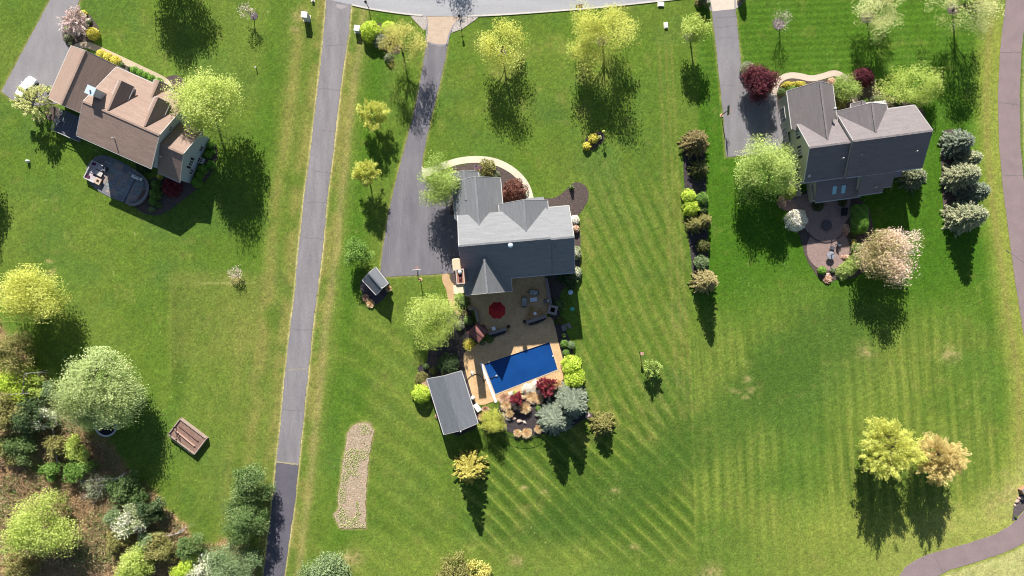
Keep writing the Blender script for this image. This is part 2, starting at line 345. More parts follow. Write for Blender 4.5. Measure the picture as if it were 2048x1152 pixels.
# ---- flat sheets
def dens(pts, step=14, jit=0.0, seed=0, closed=True):
    r = random.Random(seed); out = []; n = len(pts)
    for i in range(n if closed else n-1):
        a, b = pts[i], pts[(i+1) % n]; L = math.hypot(b[0]-a[0], b[1]-a[1]); k = max(1, int(L/step))
        for j in range(k):
            t = j/k; out.append((a[0]+(b[0]-a[0])*t+r.uniform(-jit, jit), a[1]+(b[1]-a[1])*t+r.uniform(-jit, jit)))
    if not closed: out.append(pts[-1])
    return out
def smooth(pts, it=2, closed=False):
    for _ in range(it):
        q = []; n = len(pts)
        for i in range(n if closed else n-1):
            a, b = pts[i], pts[(i+1) % n]
            q += [(a[0]*.75+b[0]*.25, a[1]*.75+b[1]*.25), (a[0]*.25+b[0]*.75, a[1]*.25+b[1]*.75)]
        pts = q if closed else [pts[0]]+q+[pts[-1]]
    return pts
def sheet(name, pts, z, m, jit=.6, seed=1, smo=0, kind='structure', label=None, parent=None, z0=-.1):
    if smo: pts = smooth(pts, smo, True)
    pts = dens(pts, 8, jit, seed) if jit else pts
    w_ = [P(x, y, 0)[:2] for x, y in pts]
    o = MB().prism(w_, z0, z).build(name, m, parent)
    if kind and not parent: o['kind'] = kind
    if label: o['label'] = label
    return o
ASPH = mat('worn_asphalt', A(162, 157, 160), A(138, 134, 138), .5, bump=.25, bscale=30, speck=.14, sscale=9, stretch=(1.6, .25, 1))
ASPH_D = mat('newer_asphalt', A(116, 112, 122), A(104, 101, 112), .5, bump=.2, bscale=30, speck=.12, sscale=9)
ASPH_DR = mat('driveway_asphalt', A(144, 141, 147), A(120, 117, 126), .4, bump=.2, bscale=30, speck=.1, sscale=9, stretch=(1.5, .3, 1))
ASPH_ST = mat('street_asphalt', A(192, 192, 196), A(178, 178, 184), .3, bump=.2, bscale=30, speck=.1, sscale=8, stretch=(.3, 1.6, 1))
ASPH_RD = mat('reddish_path_asphalt', A(166, 146, 146), A(150, 132, 134), .4, bump=.2, bscale=30, speck=.12, sscale=9)
CRACK = mat('crack_filler', A(134, 129, 133)); CRACK_L = mat('sandy_joint', A(196, 186, 150), A(170, 160, 120), 3)
PAVER = mat('pink_pavers', A(222, 200, 178), A(206, 182, 160), 1.2, speck=.12, sscale=7); PAVER_D = mat('grey_paver_band', A(172, 165, 172), A(150, 146, 156), 3)
GRAVEL = mat('white_gravel', A(226, 216, 208), A(170, 160, 156), 4, bump=.8, bscale=9, speck=.25, sscale=6)
CONC = mat('cream_concrete', A(244, 236, 212), A(232, 222, 196), .8, speck=.05, sscale=10)
MULCH = mat('brown_mulch', A(112, 97, 92), A(84, 71, 68), 2.5, bump=.9, bscale=6, speck=.35, sscale=8)
MULCH_D = mat('dark_mulch', A(88, 80, 82), A(60, 54, 58), 2.2, bump=1, bscale=5, speck=.4, sscale=6)
sheet('street', ROAD_E[::1]+[(2150, -420), (560, -420)], .03, ASPH_ST, 0)
def ribbon_px(line, wpx, closed=False):
    l = np.array(line, float); t = np.gradient(l, axis=0); t /= np.linalg.norm(t, axis=1)[:, None]; nn = np.stack([-t[:, 1], t[:, 0]], 1)
    a = l+nn*wpx/2; b = l-nn*wpx/2; return [tuple(p) for p in a]+[tuple(p) for p in b[::-1]]
KERB = mat('pale_kerb_concrete', A(238, 232, 224), A(214, 208, 200), 2)
kl = smooth(ROAD_E, 2); segs = [[p for p in kl if p[0] < 656], [p for p in kl if 702 < p[0] < 848], [p for p in kl if 928 < p[0] < 1412], [p for p in kl if p[0] > 1478]]
for sgm in segs:
    if len(sgm) > 1: sheet('kerb', ribbon_px(sgm, 3.0), .10, KERB, 0)
lane = dens(LANE_L, 12, 1.0, 3, False)+dens(LANE_R, 12, 1.0, 4, False)[::-1]
sheet('lane', [p for p in dens(LANE_L, 12, 1.0, 3, False) if p[1] < 922]+[(552.6, 924), (597.4, 929)]+[p for p in dens(LANE_R, 12, 1.0, 4, False)[::-1] if p[1] < 927], .02, ASPH, 0)
low = [(552.6, 924)]+[p for p in dens(LANE_L, 12, .9, 3, False) if p[1] > 927]+[p for p in dens(LANE_R, 12, .9, 4, False) if p[1] > 932][::-1]+[(597.4, 929)]
sheet('lane', low, .02, ASPH_D, 0)
def crack(pts, wpx, z, m, name='crack', seed=0, jit=1.2):
    pts = dens(pts, 5, jit, seed, False); o = sheet(name, ribbon_px(pts, wpx), z, m, 0, z0=z-.02); return o
crack([(552, 924), (572, 926), (596, 929)], 2.6, .026, CRACK_L, 'pavement_joint')
for i, (a, b) in enumerate((((637, 178), (680, 182)), ((652, 92), (690, 90)), ((622, 340), (663, 345)), ((614, 405), (655, 407)), ((606, 475), (648, 478)), ((585, 656), (627, 660)), ((577, 740), (618, 738)), ((566, 820), (606, 822)), ((643, 260), (672, 262)))):
    crack([a, ((a[0]+b[0])/2, (a[1]+b[1])/2+(i % 3-1)*2), b], 1.0, .025, CRACK if i != 6 else CRACK_L, seed=i)
for i, (a, b) in enumerate((((1430, 35), (1474, 33)), ((1432, 55), (1475, 52)), ((1435, 77), (1478, 75)), ((1441, 170), (1470, 172)))): crack([a, b], .9, .025, CRACK, seed=20+i)
for i, (a, b) in enumerate((((1999, 205), (2042, 210)), ((2001, 105), (2043, 104)), ((2008, 350), (2050, 352)), ((1868, 1112), (1885, 1145)), ((2012, 500), (2055, 530)))): crack([a, b], .9, .03, CRACK, seed=30+i)
sheet('apron', [(680, 9), (672, 8), (673, 14), (680, 18), (689, 17), (694, 12)], .024, mat('old_asphalt_patch', A(186, 180, 180)), .3)
sheet('driveway', DRIVE_C, .02, ASPH_DR, .7); sheet('driveway', DRIVE_R, .02, ASPH_ST and mat('grey_driveway_asphalt', A(160, 156, 160), A(136, 133, 138), .4, bump=.2, bscale=30, speck=.1, sscale=9, stretch=(1.5, .3, 1)), .6)
sheet('driveway', DRIVE_L, .02, mat('pale_driveway_asphalt', A(168, 164, 166), A(146, 142, 146), .4, bump=.2, bscale=30, speck=.1, sscale=9, stretch=(1.3, .4, 1)), .7)
for i, l in enumerate(([(812, 300), (806, 360), (802, 430), (796, 500), (803, 545)], [(780, 470), (778, 520), (788, 552)], [(815, 335), (808, 400)])):
    crack(l, .8, .026, mat('tyre_scuff', A(158, 152, 156)), 'tyre_mark', 50+i, .5)
sheet('path', PATH_L+[(x+PATH_W, y) for x, y in PATH_L[::-1]], .02, ASPH_RD, .5)
sheet('path', PATH2_T+PATH2_B[::-1], .024, ASPH_RD, .5)
AP = [(852, 33), (926, 33), (912, 44), (905, 56), (899, 72), (896, 90), (880, 93), (862, 89), (851, 82), (854, 60)]
sheet('apron', AP, .03, PAVER, 0)
for l in ([(853, 34), (855, 58), (852, 82)], [(923, 35), (911, 46), (903, 58), (897, 74), (894, 90)], [(852, 82), (864, 88), (880, 91), (895, 89)]): sheet('paver_band', ribbon_px(smooth(l, 2), 3.2), .036, PAVER_D, 0)
sheet('gravel_bed', [(820, 29), (853, 33), (853, 52), (851, 60), (846, 58), (834, 48)], .05, GRAVEL, .8); sheet('gravel_bed', [(926, 33), (958, 34), (942, 46), (924, 58), (904, 66), (905, 56), (913, 44)], .05, GRAVEL, .8)
AP2 = [(1414, -12), (1476, -12), (1472, 18), (1450, 20), (1424, 23)]
sheet('apron', AP2, .03, mat('pale_pavers', A(240, 226, 208), A(226, 210, 192), 1.2), 0)
for l in ([(1417, -10), (1424, 22)], [(1470, -10), (1470, 18)]): sheet('paver_band', ribbon_px(l, 2.5), .036, PAVER_D, 0)
for pts in ([(1395, -8), (1414, -8), (1422, 24), (1414, 12), (1402, 4)], [(1476, -8), (1497, -8), (1480, 12), (1472, 18)]): sheet('gravel_bed', pts, .05, GRAVEL, .6)
# centre house: curved front walk and beds
walk = smooth([(846, 343), (858, 343), (882, 334), (914, 322), (950, 318), (985, 321), (1012, 332), (1036, 349), (1054, 372), (1061, 398)], 2)
sheet('mulch_bed', [(905, 334), (950, 325), (985, 328), (1008, 338), (1030, 354), (1047, 377), (1053, 400), (1050, 430), (900, 430)], .03, MULCH, .5)
sheet('front_walk', ribbon_px(walk, 13.5), .04, CONC, 0)
sheet('front_walk', [(843, 332), (849, 338), (862, 336), (862, 350), (852, 353), (849, 360), (845, 350)], .044, CONC, 0)
sheet('mulch_bed', smooth([(1080, 396), (1105, 397), (1117, 392), (1132, 380), (1143, 368), (1155, 363), (1170, 370), (1178, 386), (1176, 402), (1163, 422), (1153, 434), (1158, 450), (1161, 470), (1160, 545), (1160, 562), (1134, 570), (1118, 590), (1122, 625), (1116, 642), (1098, 640), (1095, 560), (1085, 430)], 2, True), .03, MULCH, .5)
sheet('mulch_bed', smooth([(848, 750), (835, 742), (836, 732), (852, 728), (858, 700), (880, 660), (895, 640), (925, 590), (950, 640), (955, 690), (935, 700), (928, 720), (935, 760), (950, 800), (965, 850), (900, 880), (860, 790), (832, 790), (832, 765)], 1, True), .03, MULCH_D, .6)
sheet('side_walk', smooth([(883, 548), (898, 547), (900, 560), (911, 573), (913, 600), (920, 618), (935, 622), (935, 632), (912, 628), (897, 608), (893, 580), (884, 562)], 1, True), .05, mat('tan_walk', A(226, 190, 148), A(206, 168, 126), 1, speck=.1), .3)
sheet('side_stoop', [(906, 571), (928, 569), (929, 586), (908, 588)], .18, CONC, 0)
sheet('mulch_bed', [(900, 546), (928, 544), (929, 568), (908, 571), (901, 560)], .035, MULCH, .4)
sheet('mulch_bed', smooth([(1000, 806), (1030, 793), (1070, 779), (1110, 767), (1165, 780), (1180, 830), (1150, 850), (1125, 865), (1085, 868), (1050, 873), (1020, 866), (1002, 852), (995, 830)], 1, True), .032, MULCH_D, .6)
sheet('mulch_bed', smooth([(1104, 650), (1122, 640), (1140, 680), (1160, 750), (1150, 790), (1122, 780), (1112, 700)], 1, True), .036, MULCH_D, .4)
sheet('mulch_bed', smooth([(1165, 299), (1168, 282), (1182, 268), (1198, 262), (1210, 268), (1208, 282), (1196, 292), (1180, 302)], 2, True), .03, MULCH, .5)
sheet('mulch_bed', smooth([(719, 572), (724, 558), (745, 540), (778, 560), (782, 578), (772, 592), (752, 612), (732, 606)], 2, True), .03, mat('purple_mulch', A(110, 96, 104), A(76, 64, 74), 3, bump=.9, bscale=6, speck=.4, sscale=7), .8)
for x, y, r in ((1378, 73, 9), (1557, 48, 12), (1733, 34, 12), (1906, 18, 12), (508, 32, 8), (1004, 104, 9), (1205, 80, 12), (1176, 832, 9)):
    sheet('mulch_ring', [(x+r*math.cos(t), y+r*.95*math.sin(t)) for t in np.linspace(0, 2*math.pi, 18, endpoint=False)], .03, mat('grey_mulch', A(122, 110, 112), A(92, 82, 86), 3, bump=.8, bscale=7, speck=.3, sscale=8), .4, seed=x)
sheet('mulch_bed', smooth([(742, 48), (765, 46), (775, 60), (800, 90), (800, 110), (770, 105), (740, 80)], 1, True), .03, MULCH, .6)
# hedge-row bed between the lots; its dark mulch also paints in shadow between shrubs
sheet('mulch_bed', smooth([(1368, 262), (1408, 262), (1411, 330), (1414, 430), (1417, 540), (1420, 576), (1392, 580), (1384, 540), (1374, 440), (1366, 330)], 1, True), .03, MULCH_D, .7)
# left house
sheet('front_walk', ribbon_px(smooth([(150, 96), (163, 90), (178, 90), (200, 100), (240, 118), (290, 142), (318, 155), (336, 166), (340, 178), (334, 190)], 2), 13), .04, mat('tan_concrete', A(226, 206, 176), A(206, 186, 158), 1, speck=.06), 0)
sheet('mulch_bed', smooth([(127, 85), (124, 62), (132, 40), (150, 18), (165, 20), (185, 35), (200, 60), (196, 82), (176, 84), (160, 82), (148, 92)], 1, True), .03, MULCH, .5)
sheet('mulch_bed', smooth([(190, 108), (210, 108), (260, 130), (320, 160), (345, 150), (362, 152), (375, 175), (360, 200), (300, 190), (200, 140)], 1, True), .032, MULCH, .5)
sheet('mulch_bed', smooth([(300, 350), (360, 360), (390, 372), (405, 340), (425, 285), (432, 290), (436, 310), (425, 345), (400, 375), (365, 400), (330, 428), (300, 432), (275, 420), (262, 405)], 1, True), .03, MULCH, .5)
sheet('mulch_bed', smooth([(85, 220), (110, 210), (125, 225), (118, 240), (95, 242)], 1, True), .03, MULCH, .4)
# right house
PINKP = mat('pinkish_pavers', A(178, 152, 144), A(156, 132, 128), 2.2, speck=.16, sscale=5, bump=.3, bscale=8)
sheet('front_walk', ribbon_px(smooth([(1548, 190), (1551, 170), (1560, 158), (1578, 150), (1600, 152), (1622, 158), (1645, 153), (1668, 145), (1686, 152), (1698, 165), (1706, 182), (1711, 205)], 2), 12), .04, mat('pale_concrete', A(236, 216, 198), A(220, 200, 182), 1), 0)
sheet('mulch_bed', smooth([(1552, 190), (1556, 168), (1572, 158), (1600, 158), (1660, 160), (1690, 150), (1715, 148), (1735, 138), (1752, 160), (1756, 180), (1790, 195), (1830, 210), (1850, 222), (1850, 250), (1560, 250)], 1, True), .03, MULCH, .5)
cc = lambda x, y, r, a0=0, a1=360, n=40: [(x+r*math.cos(R(t)), y+r*math.sin(R(t))) for t in np.linspace(a0, a1, n, endpoint=(a1-a0) != 360)]
sheet('mulch_bed', smooth([(1550, 395), (1560, 390), (1575, 420), (1600, 470), (1612, 520), (1640, 560), (1660, 566), (1676, 556), (1700, 560), (1735, 540), (1750, 470), (1735, 400), (1660, 380), (1580, 385)], 1, True), .02, MULCH, .5)
sheet('patio_terrace', cc(1656, 498, 43), .05, PINKP, 0)
sheet('patio_terrace', [(1556, 402), (1640, 380), (1700, 390), (1700, 430), (1690, 445)]+cc(1651, 443, 42, 10, 150, 24)+[(1588, 425), (1566, 420)], .16, PINKP, 0)
sheet('paver_band', ribbon_px(cc(1651, 443, 41, 15, 150, 24), 2.6), .175, mat('dark_paver_edge', A(120, 102, 104), A(100, 86, 90), 4), 0)
sheet('mulch_bed', smooth([(1880, 262), (1915, 256), (1930, 300), (1940, 400), (1938, 450), (1890, 455), (1884, 380)], 1, True), .03, MULCH, .6)
sheet('mulch_bed', smooth([(2025, 1030), (2030, 1000), (2045, 985), (2075, 960), (2090, 990), (2055, 1012), (2036, 1034), (2023, 1044)], 1, True), .028, mat('grey_mulch', A(122, 110, 112)), .5)
sheet('dirt_strip', DIRT, .05, mat('bare_tilled_soil', A(204, 182, 160), A(178, 158, 128), 1.6, bump=1.0, bscale=4, speck=.35, sscale=5), 1.6)
# ================================================================ HOUSES
class Frame:
    def __init__(s, px, py, h, ang):
        o = P(px, py, h); s.o = np.array((o[0], o[1], 0.)); s.a = R(ang); s.c, s.s = math.cos(s.a), math.sin(s.a)
    def L(s, px, py, h=0.):
        d = P(px, py, h)-s.o; return np.array((d[0]*s.c+d[1]*s.s, -d[0]*s.s+d[1]*s.c, h))
    def onu(s, px, py, u0):
        'point of the wall plane u = u0 seen at this pixel'
        a = s.L(px, py, 0); b = s.L(px, py, 20.); t = (u0-a[0])/(b[0]-a[0]); return a+(b-a)*t
def roofmat(name, c, c2, speck=.16):
    return mat(name, c, tuple(x*.80 for x in c), 1.0, rough=.92, speck=speck, sscale=8, bump=.3, bscale=10, spec=.05, stretch=(.45, .45, 5.5))
GREY_R = roofmat('grey_shingles', A(162, 164, 168, .94), A(144, 147, 152, .94)); SLATE_R = roofmat('slate_grey_shingles', A(146, 150, 158, .9), A(124, 128, 136, .9)); BROWN_R = roofmat('tan_brown_shingles', A(194, 168, 154, .90), A(176, 146, 128, .88)); DGREY_R = roofmat('weathered_grey_shingles', A(164, 156, 158, .84), A(142, 134, 137, .84), .22)
SID_C = mat('cream_siding', A(214, 212, 204, .9), A(206, 204, 196, .9), .5, wave=('Z', .12, .10)); SID_B = mat('grey_blue_siding', A(206, 216, 222, 1.0), A(198, 208, 214, 1.0), .5, wave=('Z', .12, .10)); SID_P = mat('pale_sage_siding', A(218, 216, 200, .95), A(210, 208, 192, .95), .5, wave=('Z', .12, .10))
TRIM = mat('white_trim', (.5, .49, .47), (.44, .43, .42), 2, rough=.5)
GLASS = glassmat('window_glass', (.03, .045, .06)); SHUT = mat('navy_shutters', (.02, .024, .045))
BRICK = mat('red_brick', A(178, 120, 100), A(206, 150, 124), 3, bump=.5, bscale=9, speck=.25, sscale=9)
STONE = mat('grey_wall_stone', A(160, 150, 146), A(136, 126, 124), 2, bump=.5, bscale=6, speck=.2, sscale=5)
class House:
    def __init__(s, name, label, cat, fr, rm, sm_):
        s.f = fr; s.t = thing(name, label, cat, fr.o, fr.a); s.rm = rm; s.sm = sm_; s.walls = MB(); s.trim = MB(); s.caps = MB(); s.n = 0
    def slab(s, corners, th=.22): MB().slab(corners, th).build('roof', s.rm, s.t)
    def gable(s, u0, u1, v0, v1, axis, he, hr, ov=.30, ends=(1, 1), ridge=None, wall=True, sides=(1, 1), he1=None, cut=None):
        'outer roof edges u0..u1, v0..v1; ridge along axis; gable ends where ends = 1; sides = which slopes to build'
        T = (lambda a, b, z: (a, b, z)) if axis == 'u' else (lambda a, b, z: (b, a, z))
        a0, a1, b0, b1 = (u0, u1, v0, v1) if axis == 'u' else (v0, v1, u0, u1)
        m = (b0+b1)/2 if ridge is None else ridge; h1 = he if he1 is None else he1; ac = a0 if cut is None else cut
        if sides[0]: s.slab([T(ac, b0, he), T(a1, b0, he), T(a1, m, hr), T(a0, m, hr)])
        if sides[1]: s.slab([T(a0, b1, h1), T(a1, b1, h1), T(a1, m, hr), T(a0, m, hr)])
        s.caps.bar(T(a0-.02, m, hr+.0), T(a1+.02, m, hr+.0), .30, .10)
        # white rake boards and gutters, a few millimetres proud
        for b, z, on, as_ in ((b0, he, sides[0], ac), (b1, h1, sides[1], a0)):
            sg = -1 if b < m else 1
            if on: s.trim.bar(T(as_, b+sg*.06, z-.12), T(a1, b+sg*.06, z-.12), .13, .14)
        for a, sg, e in ((a0, -1, ends[0]), (a1, 1, ends[1])):
            if not e: continue
            for b, on, z in ((b0, sides[0], he), (b1, sides[1], h1)):
                if on: s.trim.bar(T(a+sg*.03, b, z-.10), T(a+sg*.03, m, hr-.10), .06, .22)
        if wall:
            lo = T(ac+(ov if ends[0] else 0), b0+ov, 0); hi = T(a1-(ov if ends[1] else 0), b1-ov, 0)
            p = lambda a, b, z: T(a, b, z)
            A0, A1 = ac+(ov if ends[0] else 0), a1-(ov if ends[1] else 0); B0, B1 = b0+ov, b1-ov; sl = (hr-he)/abs(m-b0); ze0 = he+sl*ov-.24; sl1 = (hr-h1)/abs(b1-m); ze1 = h1+sl1*ov-.24; zr = hr-.24
            vs = []
            for a in (A0, A1): vs += [p(a, B0, -.2), p(a, B1, -.2), p(a, B1, ze1), p(a, m, zr), p(a, B0, ze0)]
            s.walls.add(vs, [(0, 1, 2, 3, 4), (9, 8, 7, 6, 5), (0, 4, 9, 5), (1, 6, 7, 2)])
    def window(s, c, axis, wd, ht, sg=1, shutters=False, mull=(2, 2), name='window'):
        'c = centre on the wall, local; axis = direction the window runs; sg = outward side'
        du = np.array((1., 0, 0)) if axis == 'u' else np.array((0, 1., 0)); n = np.array((0, 1., 0)) if axis == 'u' else np.array((1., 0, 0)); n = n*sg; c = np.array(c)
        def bx(mb, cu, cz, w_, h_, dep, out):
            q = c+du*cu+np.array((0, 0, cz))+n*out
            mb.box(q, (w_, dep, h_) if axis == 'u' else (dep, w_, h_))
        fr = MB(); t = .13
        bx(fr, 0, ht/2, wd+2*t, t, .10, .04); bx(fr, 0, -ht/2, wd+2*t, t, .14, .06); bx(fr, -wd/2-t/2, 0, t, ht-t, .10, .04); bx(fr, wd/2+t/2, 0, t, ht-t, .10, .04)
        for i in range(1, mull[0]): bx(fr, -wd/2+wd*i/mull[0], 0, .07, ht-t, .06, .05)
        for i in range(1, mull[1]): bx(fr, 0, -ht/2+ht*i/mull[1], wd, .05, .05, .046)
        f = fr.build(name, TRIM, s.t); g = MB(); bx(g, 0, 0, wd, ht-t, .04, .01); g.build('pane', GLASS, f)
        if shutters:
            for k in (-1, 1):
                h = MB(); bx(h, k*(wd/2+t+.2), 0, .38, ht, .07, .035); h.build('shutter', SHUT, s.t)
    def vent(s, px, py, h, r=.14, col=None):
        c = s.f.L(px, py, h); MB().tube([c-np.array((0, 0, .4)), c+np.array((0, 0, .3))], r, 8).build('vent_pipe', col or TRIM, s.t)
    def done(s):
        s.walls.build('wall', s.sm, s.t); s.trim.build('trim', TRIM, s.t); s.caps.build('ridge_cap', s.rm, s.t)

# ---- centre house
f = Frame(1020, 482, 10.6, 5.0); h = House('grey_roof_house', 'large two storey house with grey shingle roof behind the pool terrace', 'house', f, GREY_R, SID_C)
HR = 10.6
uL = f.L(917, 489, HR)[0]; uM = f.L(1101, 475, HR)[0]; uR = f.L(1148, 473, HR-.3)[0]
vR = f.L(1020, 483, HR)[1]; vF = f.L(1112, 414, 6.4)[1]; vB = f.L(1145, 545, 6.4)[1]; vBL = f.L(975, 586, 4.8)[1]; uS = f.L(1024, 578, 4.8)[0]
vR2 = f.L(1125, 476, HR-.3)[1]
pitch = .75; heF = HR-pitch*(vF-vR); heB = HR-pitch*(vR-vB); heBL = HR-pitch*(vR-vBL)
h.slab([(uL, vF, heF), (uM, vF, heF), (uM, vR, HR), (uL, vR, HR)])
h.slab([(uS, vB, heB), (uM, vB, heB), (uM, vR, HR), (uS, vR, HR)])
h.slab([(uL, vBL, heBL), (uS, vBL, heBL), (uS, vR, HR), (uL, vR, HR)])
h.gable(uM+.003, uR, vB-.02, vF+.03, 'u', HR-.3-pitch*(vF+.03-vR2), HR-.3, ends=(0, 1), ridge=vR2, wall=True)
h.walls.add([(u, v, z) for u in (uL+.3, uM) for v, z in ((vB+.3, -.2), (vF-.3, -.2), (vF-.3, heF), (vR, HR-.25), (vB+.3, heB))], [(0, 1, 2, 3, 4), (9, 8, 7, 6, 5), (0, 4, 9, 5), (1, 6, 7, 2)])
h.walls.add([(u, v, z) for u in (uL+.3, uS-.3) for v, z in ((vBL+.3, -.2), (vR, -.2), (vR, HR-.28), (vBL+.3, heBL))], [(0, 1, 2, 3), (7, 6, 5, 4), (0, 3, 7, 4)])
h.caps.bar((uL, vR, HR+.01), (uM, vR, HR+.01), .3, .1)
h.trim.bar((uL-.03, vBL, heBL-.1), (uL-.03, vR, HR-.1), .06, .22); h.trim.bar((uL-.03, vF, heF-.1), (uL-.03, vR, HR-.1), .06, .22)
h.trim.bar((uL, vBL-.06, heBL-.12), (uS, vBL-.06, heBL-.12), .13, .14); h.trim.bar((uS, vB-.06, heB-.12), (uM, vB-.06, heB-.12), .13, .14)
h.trim.bar((uS+.03, vBL, heBL-.1), (uS+.03, vB, heB-.1), .06, .2)
# rear gable over the terrace
ug = f.L(972, 550, 8)[0]; hw = (f.L(1024, 580, 4.8)[0]-f.L(934, 590, 4.8)[0])/2; hg = 9.25
h.gable(ug-hw, ug+hw, vBL-.02, vR, 'v', heBL+.0, hg, ends=(1, 0), wall=False)
h.walls.add([(u, v, z) for v in (vBL+.3, vR) for u, z in ((ug-hw+.3, 1), (ug+hw-.3, 1), (ug+hw-.3, heBL), (ug, hg-.3), (ug-hw+.3, heBL))], [(0, 1, 2, 3, 4), (9, 8, 7, 6, 5)])
# garage wing, front
a0 = f.L(907, 400, 4.7)[0]; a1 = f.L(1003, 385, 4.7)[0]; vA = f.L(980, 356, 5.5)[1]; am = (a0+a1)/2
h.gable(a0, a1, vR+.1, vA, 'v', 4.7, 8.2, ends=(0, 1), cut=vF-.35)
vA2 = f.L(930, 344, 5)[1]; h.gable(a0-.02, f.L(957, 350, 4.6)[0], vA-3.4, vA2, 'v', 4.55, 6.7, ends=(0, 1))
b0 = f.L(998, 412, 6.4)[0]; b1 = f.L(1095, 405, 6.4)[0]; vBf = f.L(1046, 402, 8)[1]
h.gable(b0, b1, vR+.1, vBf, 'v', 6.35, 9.55, ends=(0, 1))
pu0 = f.L(1052, 400, 3.5)[0]; pu1 = f.L(1088, 397, 3.5)[0]; pv0 = vBf-1.5; pv1 = f.L(1070, 395, 3.3)[1]
MB().slab([(pu0, pv0, 3.9), (pu1, pv0, 3.9), (pu1, pv1, 3.2), (pu0, pv1, 3.2)], .2).build('porch_roof', GREY_R, h.t)
for u in (pu0+.2, pu1-.2): MB().box((u, pv1-.3, 1.5), (.2, .2, 3.0)).build('porch_post', TRIM, h.t)
c = f.L(1021, 491, 10.4); MB().lathe([(.26, -.5), (.26, .1), (.42, .15), (.40, .35), (.15, .45)], 14, c).build('roof_vent', mat('pale_blue_metal', (.45, .55, .62)), h.t, True)
for px, py in ((1075, 500), (1110, 495)): h.vent(px, py, 9.3, .06, mat('dark_pipe', (.05, .05, .06)))
h.window(f.L(1148, 505, 0)*(0, 0, 0)+np.array((uR-.3+.0, vR-1.2, 4.6)), 'v', 1.0, 1.5, 1); h.window(np.array((uR-.3, vR+2.6, 4.6)), 'v', 1.0, 1.5, 1)
for q in (-.28, .28): h.window(np.array((am+q*(a1-a0)*.9, vA-.3, 1.25)), 'u', 2.5, 2.2, 1, mull=(4, 4), name='garage_door')
h.window(np.array((ug, vBL+.3, 2.2)), 'u', 2.4, 2.1, -1, mull=(3, 1)); h.window(np.array((uS+4.0, vB+.3, 4.8)), 'u', 1.4, 1.4, -1)
# brick chimney
cc_ = f.L(920.5, 553, 12.0); ch = MB(); ch.box((cc_[0], cc_[1], 5.9), (1.15, 2.2, 12.2)); k = ch.build('chimney', BRICK, h.t)
cap = MB(); 
for q in (-1, 1): cap.box((cc_[0], cc_[1]+q*1.08, 12.13), (1.3, .18, .22)); cap.box((cc_[0]+q*.57, cc_[1], 12.13), (.16, 1.98, .22))
cap.build('chimney_cap', mat('pale_cap_stone', A(226, 206, 192), A(206, 182, 168), 2), k)
MB().box((cc_[0]+.02, cc_[1]-.35, 12.03), (.5, 1.1, .06)).build('flue', mat('flue_rust', (.05, .012, .014)), k); MB().lathe([(.34, 0), (.34, .3), (.2, .42)], 12, (cc_[0], cc_[1]+.68, 12.0)).build('flue_cap', TRIM, k, True)
MB().box((cc_[0]-.02, cc_[1]-.3, 12.1), (.24, .3, .12)).build('flue_tile', mat('clay_tile', (.16, .06, .06)), k)
h.done()

# ---- right house
f = Frame(1745, 275, 10.0, 7.6); h = House('dark_roof_house', 'two storey house with weathered dark grey roof and sage gable wall', 'house', f, DGREY_R, SID_P)
HR = 10.0; HL = 9.2
uR = f.L(1866, 262, HR)[0]; uM = f.L(1707, 284, HR)[0]; uL = f.L(1624, 295, HL)[0]-.35
vR = (f.L(1866, 262, HR)[1]+f.L(1710, 281, HR)[1])/2; vF = f.L(1831, 210, 6.4)[1]; pitch = .74
vB = f.L(1846, 335, 6.0)[1]; heF = HR-pitch*(vF-vR); heB = HR-pitch*(vR-vB)
vRL = f.L(1660, 290, HL)[1]; vBL = f.L(1660, 358, 5.6)[1]; heL = HL-pitch*(vRL-vBL)
h.gable(uM, uR, vB, vF, 'u', heF, HR, ridge=vR, sides=(0, 1), ends=(0, 1), wall=False)
h.slab([(uM, vB, heB), (uR, vB, heB), (uR, vR, HR), (uM, vR, HR)])
h.trim.bar((uM, vB-.06, heB-.12), (uR, vB-.06, heB-.12), .13, .14); h.trim.bar((uM-.03, vF, heF-.1), (uM-.03, vR, HR-.1), .06, .3)
h.walls.add([(u, v, z) for u in (uM+.05, uR-.3) for v, z in ((vB+.3, -.2), (vF-.3, -.2), (vF-.3, heF), (vR, HR-.25), (vB+.3, heB))], [(0, 1, 2, 3, 4), (9, 8, 7, 6, 5), (0, 4, 9, 5), (1, 6, 7, 2)])
# left part and its tall gable wall
vFL = vRL+(vRL-vBL)-.4; heFL = HL-pitch*(vFL-vRL)
h.gable(uL, uM+.05, vBL, vFL, 'u', heL, HL, ridge=vRL, sides=(1, 0), ends=(1, 0), wall=False)
h.slab([(uL, vFL, heFL), (uM+.05, vFL, heFL), (uM+.05, vRL, HL), (uL, vRL, HL)]); h.trim.bar((uL-.03, vFL, heFL-.1), (uL-.03, vRL, HL-.1), .06, .22)
uW = uL+.18
h.walls.add([(u, v, z) for u in (uW, uM) for v, z in ((vBL+.25, -.2), (vFL-.25, -.2), (vFL-.25, heFL), (vRL, HL-.25), (vBL+.25, heL))], [(0, 1, 2, 3, 4), (9, 8, 7, 6, 5), (0, 4, 9, 5), (1, 6, 7, 2)])
for px, py in ((1596, 265), (1600, 304)):
    q = f.onu(px, py, uW); h.window((uW, q[1], q[2]), 'v', .95, 1.35, -1, True, (2, 3))
q = f.onu(1595, 350, uW); h.window((uW, q[1], max(q[2], 1.6)), 'v', .9, 1.3, -1, True, (2, 2))
